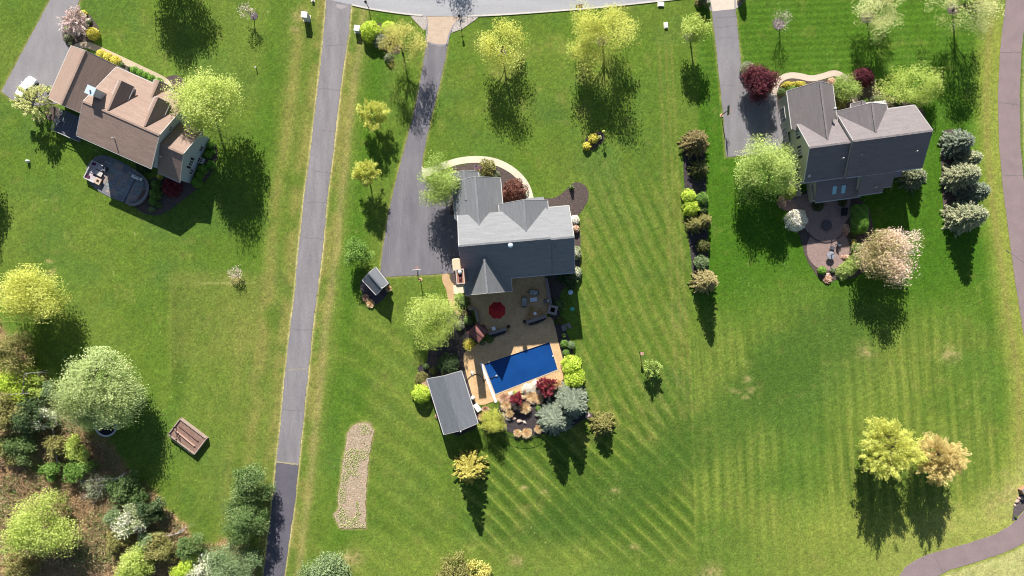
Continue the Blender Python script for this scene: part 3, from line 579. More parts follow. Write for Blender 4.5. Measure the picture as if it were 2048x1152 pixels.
# saltbox extension at the rear
e0 = f.L(1716, 388, 4.2)[0]; e1 = f.L(1782, 378, 4.2)[0]; e1b = f.L(1776, 345, 5)[0]; vE = f.L(1745, 387, 4.0)[1]; heE = HR-pitch*(vR-vE)
h.slab([(e0, vE, heE), (e1-1.3, vE, heE), (e1-1.3, vB+.3, heB+.3*pitch+.02), (e0, vB+.3, heB+.3*pitch+.02)])
h.slab([(e1-1.3, vE+.75, heE+.75*pitch), (e1, vE+.75, heE+.75*pitch), (e1, vB+.3, heB+.3*pitch+.02), (e1-1.3, vB+.3, heB+.3*pitch+.02)])
h.trim.bar((e0, vE-.06, heE-.12), (e1-1.3, vE-.06, heE-.12), .12, .13); h.trim.bar((e1-1.3, vE+.69, heE+.75*pitch-.12), (e1, vE+.69, heE+.75*pitch-.12), .12, .13)
h.walls.add([(u, v, z) for u in (e0+.1, e1-.3) for v, z in ((vE+1.0, -.2), (vB+.4, -.2), (vB+.4, heB+.1), (vE+1.0, heE+.4))], [(0, 1, 2, 3), (7, 6, 5, 4), (0, 3, 7, 4)])
x0 = f.L(1784, 342, 5)[0]; x1 = f.L(1794, 342, 5)[0]; h.slab([(e1, vB-1.0, heB-.55), (e1+1.2, vB-1.0, heB-.55), (e1+1.2, vB+.2, heB-.1), (e1, vB+.2, heB-.1)], .15)
# sun room
s0 = f.L(1630, 385, 3.4)[0]; s1 = f.L(1722, 372, 3.4)[0]-.1; vS = f.L(1676, 399, 3.0)[1]
h.slab([(s0, vS, 3.0), (s1, vS, 3.0), (s1, vBL+.3, 4.9), (s0, vBL+.3, 4.9)]); h.trim.bar((s0, vS-.06, 2.9), (s1, vS-.06, 2.9), .12, .14)
h.walls.add([(u, v, z) for u in (s0+.22, s1-.2) for v, z in ((vS+.3, -.2), (vBL+.4, -.2), (vBL+.4, 4.6), (vS+.3, 2.9))], [(0, 1, 2, 3), (7, 6, 5, 4), (0, 3, 7, 4)])
for i in range(4): h.window((s0+.22, vS+.75+i*.78*(vBL-vS-.6)/3.1, 2.35), 'v', .62, .72, -1, False, (2, 1))
for px, py in ((1669, 380.5), (1687, 378.5)):
    a = f.L(px, py, 3.9); sl = 1.9/(vBL+.3-vS); b = MB(); zc = 3.0+sl*(a[1]-vS)
    b.slab([(a[0]-.32, a[1]-.62, zc-.62*sl+.12), (a[0]+.32, a[1]-.62, zc-.62*sl+.12), (a[0]+.32, a[1]+.62, zc+.62*sl+.12), (a[0]-.32, a[1]+.62, zc+.62*sl+.12)], .14)
    b.build('skylight', glassmat('skylight_glass', (.25, .48, .55), .25), h.t)
# front wings
g0 = f.L(1577, 205, 4.8)[0]; g1 = f.L(1668, 192, 4.8)[0]; vG = f.L(1622, 172, 6)[1]
h.gable(g0, g1, vRL+.1, vG, 'v', 4.8, 8.5, ends=(0, 1), cut=vFL-.5)
for v in (vG-3.2, vG-6.6, vG-9.4): h.window((uW if v < vFL-.8 else g0+.3, v, 1.2), 'v', 2.3, 2.1, -1, False, (4, 4), 'garage_door')
g2 = f.L(1675, 225, 6.3)[0]; g3 = f.L(1774, 210, 6.3)[0]; vG2 = f.L(1735, 211, 7.5)[1]
h.gable(g2, g3, vR+.1, vG2, 'v', 6.2, 9.3, ends=(0, 1))
h.gable(f.L(1700, 212, 5)[0], f.L(1729, 208, 5)[0], vG2-3, f.L(1718, 205, 5.6)[1], 'v', 5.4, 6.7, ends=(0, 1))
q0 = f.L(1728, 206, 3.3)[0]; q1 = f.L(1772, 202, 3.3)[0]; qv = f.L(1750, 203, 3.2)[1]
MB().slab([(q0, vG2-.6, 3.7), (q1, vG2-.6, 3.7), (q1, qv, 3.2), (q0, qv, 3.2)], .18).build('porch_roof', mat('pale_porch_roof', (.5, .48, .47)), h.t)
for px, py, hh in ((1686, 316, 8), (1723, 310, 8.3), (1833, 302, 8.3), (1752, 374, 4.9)): h.vent(px, py, hh, .10)
c = f.L(1618, 352, 6.2); MB().box(c, (.4, .4, .5)).build('roof_vent', TRIM, h.t)
MB().lathe([(.2, 0), (.25, .5), (.12, .8)], 10, f.L(1668, 219, 7.4)).build('gas_vent', TRIM, h.t, True)
MB().box((s0-2.0, vBL-.2, .45), (1.9, 3.0, .12)).build('door_stoop', mat('pale_concrete', A(236, 216, 198)), h.t)
h.done()

# ---- left house
f = Frame(243, 236, 9.3, -23.9); h = House('brown_roof_house', 'house with tan brown shingle roof and grey green gable wall', 'house', f, BROWN_R, SID_B)
HR = 8.3
uL = f.L(168, 204, HR)[0]-.2; uR = f.L(318, 271, HR)[0]; vR = f.L(243, 237, HR)[1]; vB = f.L(226, 303, 6.5)[1]; vF = f.L(288, 158.5, 4.3)[1]
h.gable(uL, uR, vB, vF, 'u', 6.5, HR, ridge=vR, he1=4.3)
# garage wing
g0 = (f.L(142, 92, 3.6)[0]+f.L(94, 195, 3.6)[0])/2; g1 = f.L(250, 140, 3.6)[0]; gv1 = f.L(170, 101, 6.8)[1]; gv0 = f.L(122, 209, 6.8)[1]
h.gable(g0, g1, gv0, gv1, 'v', 3.5, 7.0, ends=(1, 1))
# dormers, porch gable
for px, py in ((234, 183), (307, 216)):
    c = f.L(px, py, 8.0); fv = f.L(px+9, py-21, 8.0)[1]; h.gable(c[0]-1.3, c[0]+1.3, vR+.4, fv, 'v', 6.75, 8.2, .2, ends=(0, 1))
c = f.L(313, 174, 5.4); h.gable(c[0]-1.6, c[0]+1.6, vF-2.6, vF+.7, 'v', 4.1, 5.5, .3, ends=(0, 1))
# side wing
w0 = uR-.2; w1 = f.L(366, 308, 6.6)[0]; wr = f.L(366, 308, 6.6)[1]; wb = f.L(336, 354, 3.9)[1]; wf = wr+(wr-wb)
h.gable(w0, w1, wb, wf, 'u', 3.9, 6.6, ends=(0, 1))
wu = w1-.3
for px, py, s_ in ((381, 326, True), (408, 300, False), (387, 345, False)):
    q = f.onu(px, py, wu); h.window((wu, q[1], min(max(q[2], 1.3), 5.2)), 'v', .85, 1.2, 1, s_, (2, 2))
q = f.onu(340, 257, uR-.3); h.window((uR-.3, q[1], q[2]), 'v', .7, .8, 1); q = f.onu(306, 326, uR-.3); h.window((uR-.3, q[1], max(q[2], 3.2)), 'v', .6, .7, 1)
cx = f.L(181, 181, 9.7); k = MB().box((cx[0], cx[1], 7.5), (1.35, 1.25, 4.4)).build('chimney', SID_B, h.t)
MB().box((cx[0], cx[1], 9.74), (1.5, 1.4, .08)).build('chimney_cap', mat('pale_blue_metal', (.45, .55, .62)), k); MB().tube([(cx[0], cx[1], 9.7), (cx[0], cx[1], 10.1)], .14, 8).build('flue', TRIM, k)
h.vent(226, 276, 7.6, .09); h.vent(321, 313, 6.2, .08)
h.done()

# ---- pool house
def simple_roof(name, label, cat, cor, ridge, he, hr, rm, wm, open_=False, post=.16):
    'cor = four eave corners (ridge runs between corner pairs 0-1 and 3-2 ends)'
    c0 = [P(x, y, he) for x, y in cor]; ctr = np.mean(c0, 0); ctr[2] = 0
    t = thing(name, label, cat, ctr); r0 = P(*ridge[0], hr)-ctr; r1 = P(*ridge[1], hr)-ctr; c = [q-ctr for q in c0]
    MB().slab([c[0], r0, r1, c[3]], .16).build('roof', rm, t); MB().slab([r0, c[1], c[2], r1], .16).build('roof', rm, t)
    MB().bar(r0, r1, .28, .1).build('ridge_cap', rm, t)
    tr = MB(); up = np.array((0, 0, .1))
    for a, b in ((c[0], c[3]), (c[1], c[2])): o = (a+b)/2; o = o*[1, 1, 0]/np.linalg.norm(o[:2])*.07; tr.bar(a+o-up, b+o-up, .12, .14)
    for a, b, cc in ((c[0], c[1], r0), (c[3], c[2], r1)):
        o = (a+b)/2; o = o*[1, 1, 0]/np.linalg.norm(o[:2])*.04; tr.bar(a+o-up, cc+o-up, .06, .18); tr.bar(b+o-up, cc+o-up, .06, .18)
    tr.build('trim', TRIM if not open_ else wm, t)
    w_ = [q*.93*np.array((1, 1, 0)) for q in c]
    if open_:
        for q in w_: MB().box((q[0], q[1], he/2), (post, post, he)).build('post', wm, t)
    else:
        wl = MB(); z = he+.05; i0, i1 = r0*.93, r1*.93; zr = hr-.3
        vs = [(q[0], q[1], -.1) for q in w_]+[(q[0], q[1], z-.1) for q in w_]+[(i0[0], i0[1], zr), (i1[0], i1[1], zr)]
        wl.add(vs, [(0, 4, 8, 5, 1), (1, 5, 6, 2), (2, 6, 9, 7, 3), (3, 7, 4, 0)]); wl.build('wall', wm, t)
    return t, c, r0, r1
t, c, r0, r1 = simple_roof('pool_house', 'grey roofed pool house beside the blue pool', 'pool house', [(854, 758), (922.5, 742), (955.5, 846.5), (888, 869)], [(888, 752), (921, 861)], 2.9, 4.6, SLATE_R, SID_C)
MB().tube([r1-np.array((0, 0, .1)), r1+np.array((.05, -.25, .15))], .1, 8).build('finial', TRIM, t)
t, c, r0, r1 = simple_roof('garden_shed', 'small grey roofed shed in a ring of purple mulch', 'shed', [(724.8, 560), (751, 534.8), (776, 567), (752.5, 589.5)], [(737.5, 546), (764, 576.5)], 2.2, 3.5, SLATE_R, mat('dark_shed_boards', (.06, .07, .10), (.04, .05, .07), 2, wave=('X', .2, .3)))
MB().lathe([(.12, 0), (.14, .12), (.05, .2)], 8, r1).build('finial', TRIM, t, True)
RED_R = mat('red_brown_metal_roof', A(150, 100, 92), A(136, 88, 82), .8, rough=.6, speck=.06)
t, c, r0, r1 = simple_roof('grill_pavilion', 'red brown pavilion roof on posts beside the upper terrace', 'pavilion', [(934.5, 664.5), (954.5, 646), (976, 662), (957.5, 685.5)], [(944.5, 655.3), (966.7, 673.8)], 2.5, 2.95, RED_R, mat('brown_timber', (.05, .028, .022)), True)
q = P(968.5, 652, 1.0)-P(955.5, 664.5, 0)*1.0; q = P(968, 652.5, 1.0)-np.array(t.location); MB().box((q[0], q[1], 1.0), (.75, .55, .06), R(-40)).build('side_shelf', RED_R, t)
MB().box((q[0], q[1], .5), (.08, .08, 1.0)).build('shelf_leg', mat('brown_timber', (.05, .028, .022)), t)
# ================================================================ POOL TERRACE AND YARD OBJECTS
TANC = mat('tan_stamped_concrete', A(244, 206, 158), A(222, 182, 132), .9, bump=.3, bscale=3, speck=.14, sscale=3.5)
DECK = smooth([(1013, 656), (1050, 646), (1092, 634), (1104, 634), (1111, 656), (1118, 690), (1127, 722), (1129, 748), (1126, 762), (1108, 764), (1060, 780), (1000, 800), (985, 803), (965, 811), (950, 806), (944, 790), (936, 762), (930, 738), (926, 714), (932, 700), (950, 690), (985, 676)], 1, True)
PA = [(966, 728), (1100, 683), (1117, 740), (990, 790)]       # pool rim
pw = [P(x, y)[:2] for x, y in PA]
# deck as a sheet with the pool left open: two rings stitched
o = MB(); dk = [P(x, y)[:2] for x, y in DECK]
tri = tessellate_polygon([[Vector((*p, 0)) for p in dk], [Vector((*p, 0)) for p in pw]]); allp = dk+pw
for z in (.06,):
    fs = []
    for a, b, c in tri:
        A_, B_, C_ = allp[a], allp[b], allp[c]; cr = (B_[0]-A_[0])*(C_[1]-A_[1])-(B_[1]-A_[1])*(C_[0]-A_[0]); fs.append((a, b, c) if cr > 0 else (a, c, b))
    o.add([(*p, z) for p in allp], fs)
n = len(dk); o.add([(*p, .06) for p in dk]+[(*p, -.1) for p in dk], [(i, (i+1) % n, (i+1) % n+n, i+n) for i in range(n)])
tag(o.build('pool_deck', TANC), kind='structure')
UP = [(930, 592), (938, 560), (1000, 545), (1088, 540), (1096, 590), (1100, 616), (1092, 632), (1050, 645.5), (1015, 657.5), (978, 667), (962, 660), (954, 640), (949, 620), (936, 617)]
sheet('upper_terrace', UP, .42, TANC, 0)
for i in range(2):
    a, b = P(1017, 657+i*5.0), P(1049, 646+i*5.0); d = (b-a)/np.linalg.norm(b-a); nn = np.array((d[1], -d[0], 0))
    m = MB(); zt = .30-.12*i; w0 = a-nn*.02+nn*.0; m.prism([tuple(q[:2]) for q in (a, b, b+nn*.40, a+nn*.40)], .0, zt); tag(m.build('terrace_step', TANC), kind='structure')
# pool
t = thing('swimming_pool', 'rectangular pool under a taut blue cover with white coping', 'pool', (*np.mean(pw, 0), 0)); ctr = np.mean(pw, 0); pl = [np.array(p)-ctr for p in pw]
MB().prism([tuple(p*1.0) for p in pl], -.5, -.06).build('cover', mat('blue_pool_cover', A(16, 84, 160), A(10, 68, 136), .22, rough=.45, bump=.15, bscale=1.2), t)
cop = MB()
for i in range(4):
    a, b = pl[i], pl[(i+1) % 4]; d = (b-a)/np.linalg.norm(b-a); nn = np.array((d[1], -d[0])); wd = .14
    if i == 0: wd = .06
    cop.prism([tuple(q) for q in (a-d*wd, b+d*wd, b+d*wd-nn*-wd, a-d*wd+nn*wd)], .02, .10+.004*i)
cop.build('coping', mat('pale_coping', A(232, 214, 186), A(222, 200, 168), 2), t)
a, b = pl[3], pl[0]; d = (b-a)/np.linalg.norm(b-a); nn = np.array((-d[1], d[0]));  nn = nn if np.dot(nn, -ctr*0+np.array((-1, 0))) > 0 else -nn
q0 = P(997, 806)[:2]-ctr; q1 = P(961, 724)[:2]-ctr
MB().prism([tuple(x) for x in (a+nn*.05-d*1.25, b+nn*.05+d*.35, b+nn*.50+d*.35, a+nn*.50-d*1.25)], .05, .135).build('cover_lid', mat('white_lid', (.72, .72, .70)), t)
for px_, py_ in ((1106, 712),): q = P(px_, py_)[:2]-ctr; MB().lathe([(.16, -.06), (.16, .05), (.05, .07)], 10, (*q, 0)).build('anchor_cap', TRIM, t)
q = P(1042, 699)[:2]-ctr; MB().lathe([(.28, .04), (.28, .12), (.1, .14)], 12, (*q, 0)).build('skimmer_lid', mat('pale_coping', A(232, 214, 186)), t)
tp = P(993, 752, 0); t = thing('cover_pump', 'small pale pump lying on the blue pool cover', 'pump', (tp[0], tp[1], -.06)); MB().lathe([(.2, 0), (.2, .1), (.1, .2), (.03, .22)], 10).build('housing', mat('grey_plastic', (.3, .32, .36)), t, True); MB().tube([(0, 0, .1), (-.3, -.02, .12)], .04, 6).build('outlet', mat('grey_plastic', (.3, .32, .36)), t)
hs = [(930, 765), (936, 757), (944, 750), (953, 747), (962, 752), (968, 758), (970, 763), (967, 765), (966, 761), (972, 758), (982, 756), (990, 753)]
tag(MB().tube([tuple(P(x, y)[:2])+(.13 if x < 972 else .03,) for x, y in smooth(hs, 2)], .05, 6).build('hose', mat('dark_hose', (.05, .035, .03)), smooth=True), 'dark drain hose snaking from the pool cover across the deck', 'hose')
# garden walls with caps
CAPS = mat('grey_cap_stone', A(176, 164, 160), A(150, 140, 138), 2.5, bump=.3, bscale=6, speck=.14, sscale=5)
def gwall(pts, label, ht=.85, wd=.5):
    p = [P(x, y)[:2] for x, y in pts]; c = np.mean(p, 0); t = thing('garden_wall', label, 'wall', (*c, 0), group='low stone seat walls around the terrace')
    w_, k = MB(), MB(); r = random.Random(len(label))
    for a, b in zip(p[:-1], p[1:]):
        a, b = a-c, b-c; w_.bar((*a, ht/2), (*b, ht/2), wd-.1, ht); L = np.linalg.norm(b-a); nseg = max(1, round(L/.62)); d = (b-a)/L
        for i in range(nseg):
            s0, s1 = a+d*(L*i/nseg+.012), a+d*(L*(i+1)/nseg-.012); cp = MB(); cp.bar((*s0, ht+.05+r.uniform(-.008, .008)), (*s1, ht+.05), wd, .10); cp.build('cap_stone', CAPS, t)
    w_.build('wall', STONE, t); return t
gwall([(938, 617.5), (950, 617)], 'short stone wall stub beside the terrace side steps', .9); gwall([(951, 619), (957.5, 644)], 'stone seat wall running down to the red brown pavilion', .9)
gwall([(978, 667), (1013, 657)], 'stone seat wall with the white box standing beside it'); gwall([(1052, 644.5), (1093, 631.5)], 'stone seat wall below the tan chairs'); gwall([(1091.5, 556), (1101, 609)], 'long stone seat wall along the east side of the terrace')
for pts in ([(982, 668), (1012, 659), (1014, 663), (1008, 668), (992, 673), (985, 677)], [(1056, 646), (1093, 634), (1092, 637), (1088, 641), (1075, 647), (1060, 651)]): sheet('planter_bed', pts, .34, MULCH_D, .2)
# fireplace
def place(name, label, cat, px, py, rz=0., z=0., group=None): p = P(px, py, z); return thing(name, label, cat, (p[0], p[1], z), R(rz), group)
TZ = .42
t = place('outdoor_fireplace', 'square stone fireplace with black flue opening at the terrace corner', 'fireplace', 1104, 619, -14, TZ)
m = MB(); 
for q in (-1, 1): m.box((0, q*.52, 1.0), (1.36, .32, 2.0)); m.box((q*.52, 0, 1.0), (.32, .72, 2.0))
m.build('stack', STONE, t); m = MB()
for q in (-1, 1): m.box((0, q*.58, 2.05), (1.56, .38, .1)); m.box((q*.58, 0, 2.05), (.38, .78, .1))
m.build('cap', CAPS, t); MB().box((0, 0, .6), (.7, .7, 1.0)).build('flue', mat('soot', (.008, .008, .008)), t)
# umbrella
t = place('patio_umbrella', 'open red octagonal umbrella on the upper terrace', 'umbrella', 994.5, 620, 22, TZ); m = MB(); ap = 2.75; ed = 2.15; RR = 1.52
seg = []
for i in range(8):
    a0, a1 = 2*math.pi*i/8, 2*math.pi*(i+1)/8; p0, p1 = (RR*math.cos(a0), RR*math.sin(a0), ed), (RR*math.cos(a1), RR*math.sin(a1), ed); mid = ((p0[0]+p1[0])*.48, (p0[1]+p1[1])*.48, ed+.03)
    c = MB(); h0 = (p0[0]*.5, p0[1]*.5, (ap+ed)/2+.07); h1 = (p1[0]*.5, p1[1]*.5, (ap+ed)/2+.07); hm = ((h0[0]+h1[0])/2, (h0[1]+h1[1])/2, (ap+ed)/2+.03)
    c.add([(0, 0, ap), h0, hm, h1, p0, mid, p1], [(0, 1, 2), (0, 2, 3), (1, 4, 5, 2), (2, 5, 6, 3)]); c.build('canopy_panel', mat('red_canvas', A(196, 40, 44), A(178, 32, 38), 1.5), t)
for i in range(8):
    a0 = 2*math.pi*i/8; MB().bar((0, 0, ap-.04), (RR*math.cos(a0), RR*math.sin(a0), ed-.03), .02, .02).build('rib', mat('brown_timber', (.05, .028, .022)), t)
MB().tube([(0, 0, 0), (0, 0, ap+.12)], .03, 8).build('pole', mat('brown_timber', (.05, .028, .022)), t); MB().lathe([(.3, 0), (.3, .06), (.06, .1)], 12).build('base', mat('black_iron', (.015, .015, .017)), t)
IRON = mat('black_iron', (.015, .015, .017)); WICK = mat('tan_wicker', A(214, 172, 112), A(190, 148, 92), 6, bump=.6, bscale=20)
PATC = mat('patterned_cushion', A(236, 232, 224), A(90, 110, 116), 3.4, detail=2.0); FRAMED = mat('dark_wicker', (.06, .055, .05), (.03, .03, .03), 9)
def loveseat(label, px, py, rz, L=1.5):
    t = place('patio_sofa', label, 'sofa', px, py, rz, TZ, 'patterned cushion sofas on the terrace'); MB().box((0, 0, .18), (L+.16, .85, .22)).build('frame', FRAMED, t)
    MB().box((0, .38, .5), (L+.16, .1, .5)).build('back_frame', FRAMED, t)
    for s in (-1, 1): MB().box((s*(L/2+.05), -.02, .42), (.1, .8, .3)).build('armrest', FRAMED, t)
    for s in (-1, 1): MB().box((s*L/4, -.08, .37), (L/2-.03, .66, .16)).build('seat_cushion', PATC, t); MB().box((s*L/4, .28, .62), (L/2-.03, .18, .42), 0).build('back_cushion', PATC, t)
    return t
loveseat('patterned sofa by the north side of the white coffee table', 1067.3, 585, -8); loveseat('patterned sofa standing west of the white coffee table', 1048.5, 603.5, 88)
t = place('coffee_table', 'white rectangular coffee table between two patterned sofas', 'table', 1067, 599, -8, TZ); MB().box((0, 0, .42), (1.2, .68, .05), R(16)).build('tabletop', mat('pale_blue_tabletop', (.62, .70, .76)), t)
for x in (-.5, .5):
    for y in (-.26, .26): ca, sa = math.cos(R(16)), math.sin(R(16)); MB().box((x*ca-y*sa, x*sa+y*ca, .2), (.06, .06, .4)).build('leg', FRAMED, t)
def chair(name, label, px, py, rz, m, group=None, z=TZ, w_=.68):
    t = place(name, label, 'chair', px, py, rz, z, group); MB().box((0, 0, .36), (w_, w_, .12)).build('seat', m, t); MB().box((0, w_/2, .62), (w_, .12, .5), 0).build('backrest', m, t)
    for s in (-1, 1):
        MB().box((s*w_/2, -.02, .52), (.09, w_*.9, .07)).build('armrest', m, t)
        for y in (-1, 1): MB().box((s*w_*.44, y*w_*.42, .15), (.05, .05, .30)).build('leg', m, t)
    return t
G = 'tan wicker chairs around the small white table'
chair('wicker_chair', 'tan wicker chair north west of the small round table', 1063, 618, 20, WICK, G); chair('wicker_chair', 'tan wicker chair against the low seat wall', 1059, 629, 165, WICK, G); chair('wicker_chair', 'tan wicker chair nearest the square stone fireplace', 1080, 623, -40, WICK, G)
t = place('side_table', 'small round white table among three tan chairs', 'table', 1070, 627, 0, TZ); MB().lathe([(.26, .45), (.27, .5), (.05, .5)], 16).build('tabletop', mat('white_top', (.8, .8, .78)), t); MB().tube([(0, 0, 0), (0, 0, .46)], .05, 8).build('pedestal', IRON, t); MB().lathe([(.2, 0), (.2, .03), (.05, .04)], 12).build('foot', IRON, t)
t = place('kettle_grill', 'dark round grill with pale handles beside the east wall', 'grill', 1090, 602, 10, TZ); MB().lathe([(.05, .55), (.32, .7), (.36, .85), (.3, 1.0), (.1, 1.08)], 14).build('bowl', mat('grey_enamel', (.10, .10, .12), rough=.3), t, True); MB().bar((-.15, 0, 1.14), (.15, 0, 1.14), .05, .05).build('handle', TRIM, t)
for a in (90, 210, 330): MB().tube([(0.1*math.cos(R(a)), .1*math.sin(R(a)), .6), (.36*math.cos(R(a)), .36*math.sin(R(a)), 0)], .02, 6).build('leg', TRIM, t)
MB().box((.5, 0, .8), (.35, .4, .04)).build('side_shelf', TRIM, t)
for lb, px, py in (('dark planter ball at the west end of the steps', 1017, 653), ('dark planter ball at the east end of the steps', 1049, 643)):
    t = place('planter', lb, 'planter', px, py, 0, TZ, 'dark planters flanking the terrace steps'); MB().lathe([(.18, 0), (.3, .25), (.3, .5), (.24, .55)], 12).build('pot', mat('dark_red_glaze', (.05, .012, .014), rough=.3), t, True); MB().lathe([(.2, .52), (.25, .66), (.1, .8)], 9).build('foliage', mat('dark_foliage', (.02, .02, .016), bump=1, bscale=14), t)
t = place('storage_box', 'white square box on the terrace beside the seat wall', 'box', 987.5, 656.5, 12, TZ); MB().box((0, 0, .3), (.56, .56, .6)).build('body', TRIM, t); MB().box((0, 0, .63), (.62, .62, .06)).build('lid', mat('white_top', (.8, .8, .78)), t)
t = place('deck_box', 'white tilted chest beside the pool house', 'chest', 955, 814, -56, 0); MB().box((0, 0, .3), (1.35, .75, .6)).build('body', TRIM, t); MB().box((0, 0, .64), (1.42, .82, .08)).build('lid', mat('white_top', (.8, .8, .78)), t); MB().box((0, -.43, .55), (.3, .03, .05)).build('handle', IRON, t)
t = place('pump_tank', 'pale rounded filter tank by the pool house wall', 'tank', 946, 795, 0, 0); MB().lathe([(.3, 0), (.34, .2), (.34, .6), (.22, .8), (.05, .86)], 14).build('body', mat('white_top', (.8, .8, .78)), t, True); MB().tube([(0, 0, .8), (0, .5, .4), (0, .6, .05)], .04, 6).build('pipe', TRIM, t)
# golf cart at the driveway edge
t = place('golf_cart', 'cream roofed golf cart parked against the brick chimney', 'cart', 914.5, 530, 6, 0)
def rrect(w_, l, r, n=5): return [(sx*(w_/2-r)+r*math.cos(R(a)), sy*(l/2-r)+r*math.sin(R(a))) for sx, sy, a0 in ((1, 1, 0), (-1, 1, 90), (-1, -1, 180), (1, -1, 270)) for a in np.linspace(a0, a0+90, n)]
CREAM = mat('cream_plastic', A(240, 226, 196), A(230, 214, 180), 2, rough=.5)
m = MB(); o1 = rrect(1.35, 2.1, .3); o2 = rrect(1.1, 1.85, .25); nn_ = len(o1); m.add([(*p, 1.82) for p in o1]+[(*p, 1.9) for p in o1]+[(*p, 1.95) for p in o2], [tuple(range(nn_))[::-1]]+[(i, (i+1) % nn_, (i+1) % nn_+nn_, i+nn_) for i in range(nn_)]+[(i+nn_, (i+1) % nn_+nn_, (i+1) % nn_+2*nn_, i+2*nn_) for i in range(nn_)]+[tuple(range(2*nn_, 3*nn_))]); m.build('roof', CREAM, t)
MB().prism(rrect(1.2, 2.4, .2), .25, .6).build('body', mat('dark_red_paint', (.10, .012, .016), rough=.4), t); MB().box((0, -.1, .8), (1.0, .5, .12)).build('seat', CREAM, t); MB().box((0, -.38, 1.05), (1.0, .1, .45)).build('backrest', CREAM, t)
for x in (-.55, .55):
    for y in (-.85, .85): MB().tube([(x, y, .5), (x*.98, y*.95, 1.85)], .025, 6).build('roof_post', IRON, t); w_ = MB(); w_.tube([(x-.09, y*.95, .24), (x+.09, y*.95, .24)], .24, 14); w_.build('wheel', IRON, t)
# basketball hoops
def hoop(label, bx, by, tx, ty, rz, bm, ht=3.05):
    b = P(bx, by, 0); c = P(tx, ty, 3.3)-b; t = thing('basketball_hoop', label, 'basketball hoop', b, group='basketball hoops beside the driveways'); d = np.array((c[0], c[1])); d /= np.linalg.norm(d)
    MB().tube([(0, 0, 0), (0, 0, 2.5)], .07, 8).build('pole', IRON, t); MB().tube([(0, 0, 2.4), (*(d*.35), 2.9), (c[0]-d[0]*.1, c[1]-d[1]*.1, 3.3)], .05, 6).build('arm', IRON, t); MB().tube([(.05, 0, 1.9), (c[0]-d[0]*.1+.1, c[1]-d[1]*.1, 3.0)], .03, 6).build('arm', IRON, t)
    a = math.atan2(d[1], d[0]); MB().box((c[0], c[1], 3.4), (.06, 1.55, 1.0), a).build('backboard', bm, t)
    rc = np.array((c[0]+d[0]*.36, c[1]+d[1]*.36)); k = [(rc[0]+.23*math.cos(x), rc[1]+.23*math.sin(x), 3.05) for x in np.linspace(0, 2*math.pi, 17)]
    MB().tube(k, .025, 5, False).build('rim', mat('orange_paint', (.55, .14, .07)), t)
    nt_ = MB()
    for i in range(8): x = 2*math.pi*i/8; nt_.bar((rc[0]+.22*math.cos(x), rc[1]+.22*math.sin(x), 3.04), (rc[0]+.13*math.cos(x+.4), rc[1]+.13*math.sin(x+.4), 2.6), .015, .015)
    nt_.build('net', TRIM, t); MB().lathe([(.34, 0), (.34, .05), (.1, .08)], 12).build('base_pad', mat('tan_walk', A(226, 190, 148)), t)
    return t
hoop('basketball hoop with white backboard at the centre driveway end', 841, 559, 834, 539.5, 0, mat('white_top', (.8, .8, .78))); hoop('basketball hoop with dark backboard beside the right driveway', 1443, 231, 1456.5, 221, 0, mat('smoked_acrylic', (.03, .03, .04), rough=.3))
# lids, posts, boxes
def disc(name, label, cat, px, py, r, c, grp=None, hgt=.12):
    t = place(name, label, cat, px, py, 0, 0, grp); MB().lathe([(r*1.1, -.02), (r*1.12, hgt*.5), (r, hgt*.6)], 18).build('rim', mat(c[0]+'_rim', tuple(q*.8 for q in c[1])), t); MB().lathe([(r*.97, hgt*.4), (r*.97, hgt), (r*.5, hgt*1.3), (.02, hgt*1.4)], 18).build('cover', mat(c[0], c[1]), t)
disc('tank_lid', 'pale blue round tank lid in the house shadow', 'lid', 1141, 584.5, .40, ('pale_blue_lid', (.55, .72, .80)), 'round tank lids on the lawn'); disc('tank_lid', 'green round tank lid below the pale blue one', 'lid', 1144.5, 618, .36, ('green_lid', (.10, .42, .28)), 'round tank lids on the lawn')
disc('well_cap', 'small round white cap alone on the left lawn', 'cap', 57.5, 323, .24, ('white_top', (.8, .8, .78)), None, .55); disc('stone_stump', 'round pinkish stone beside the blue spruces', 'stone', 1175, 831, .42, ('pink_stone', A(216, 190, 184)), None, .45)
def ubox(label, px, py, w_, l, hh, rz, grp='white utility boxes near the street'):
    t = place('utility_box', label, 'utility box', px, py, rz, 0, grp); MB().box((0, 0, hh/2), (w_, l, hh)).build('cabinet', mat('pale_green_white', (.55, .57, .54)), t); MB().box((0, 0, hh+.04), (w_+.1, l+.1, .08)).build('lid', mat('white_top', (.8, .8, .78)), t); MB().box((0, 0, .02), (w_+.3, l+.3, .10)).build('pad', CONC, t)
ubox('tall white utility box left of the lane', 614.5, 37, .9, .9, 1.7, -8); ubox('white utility box beside the lime shrubs', 716.5, 61, .85, .85, 1.1, -8); ubox('low white lid standing upright near the border lawn', 1331.5, 51, .45, .8, .25, 4); ubox('flat white lid at the street edge', 1321.5, 9, .85, .55, .2, 0)
ubox('tiny white box at the top of the left lawn', 626, 1, .3, .3, .4, 0)
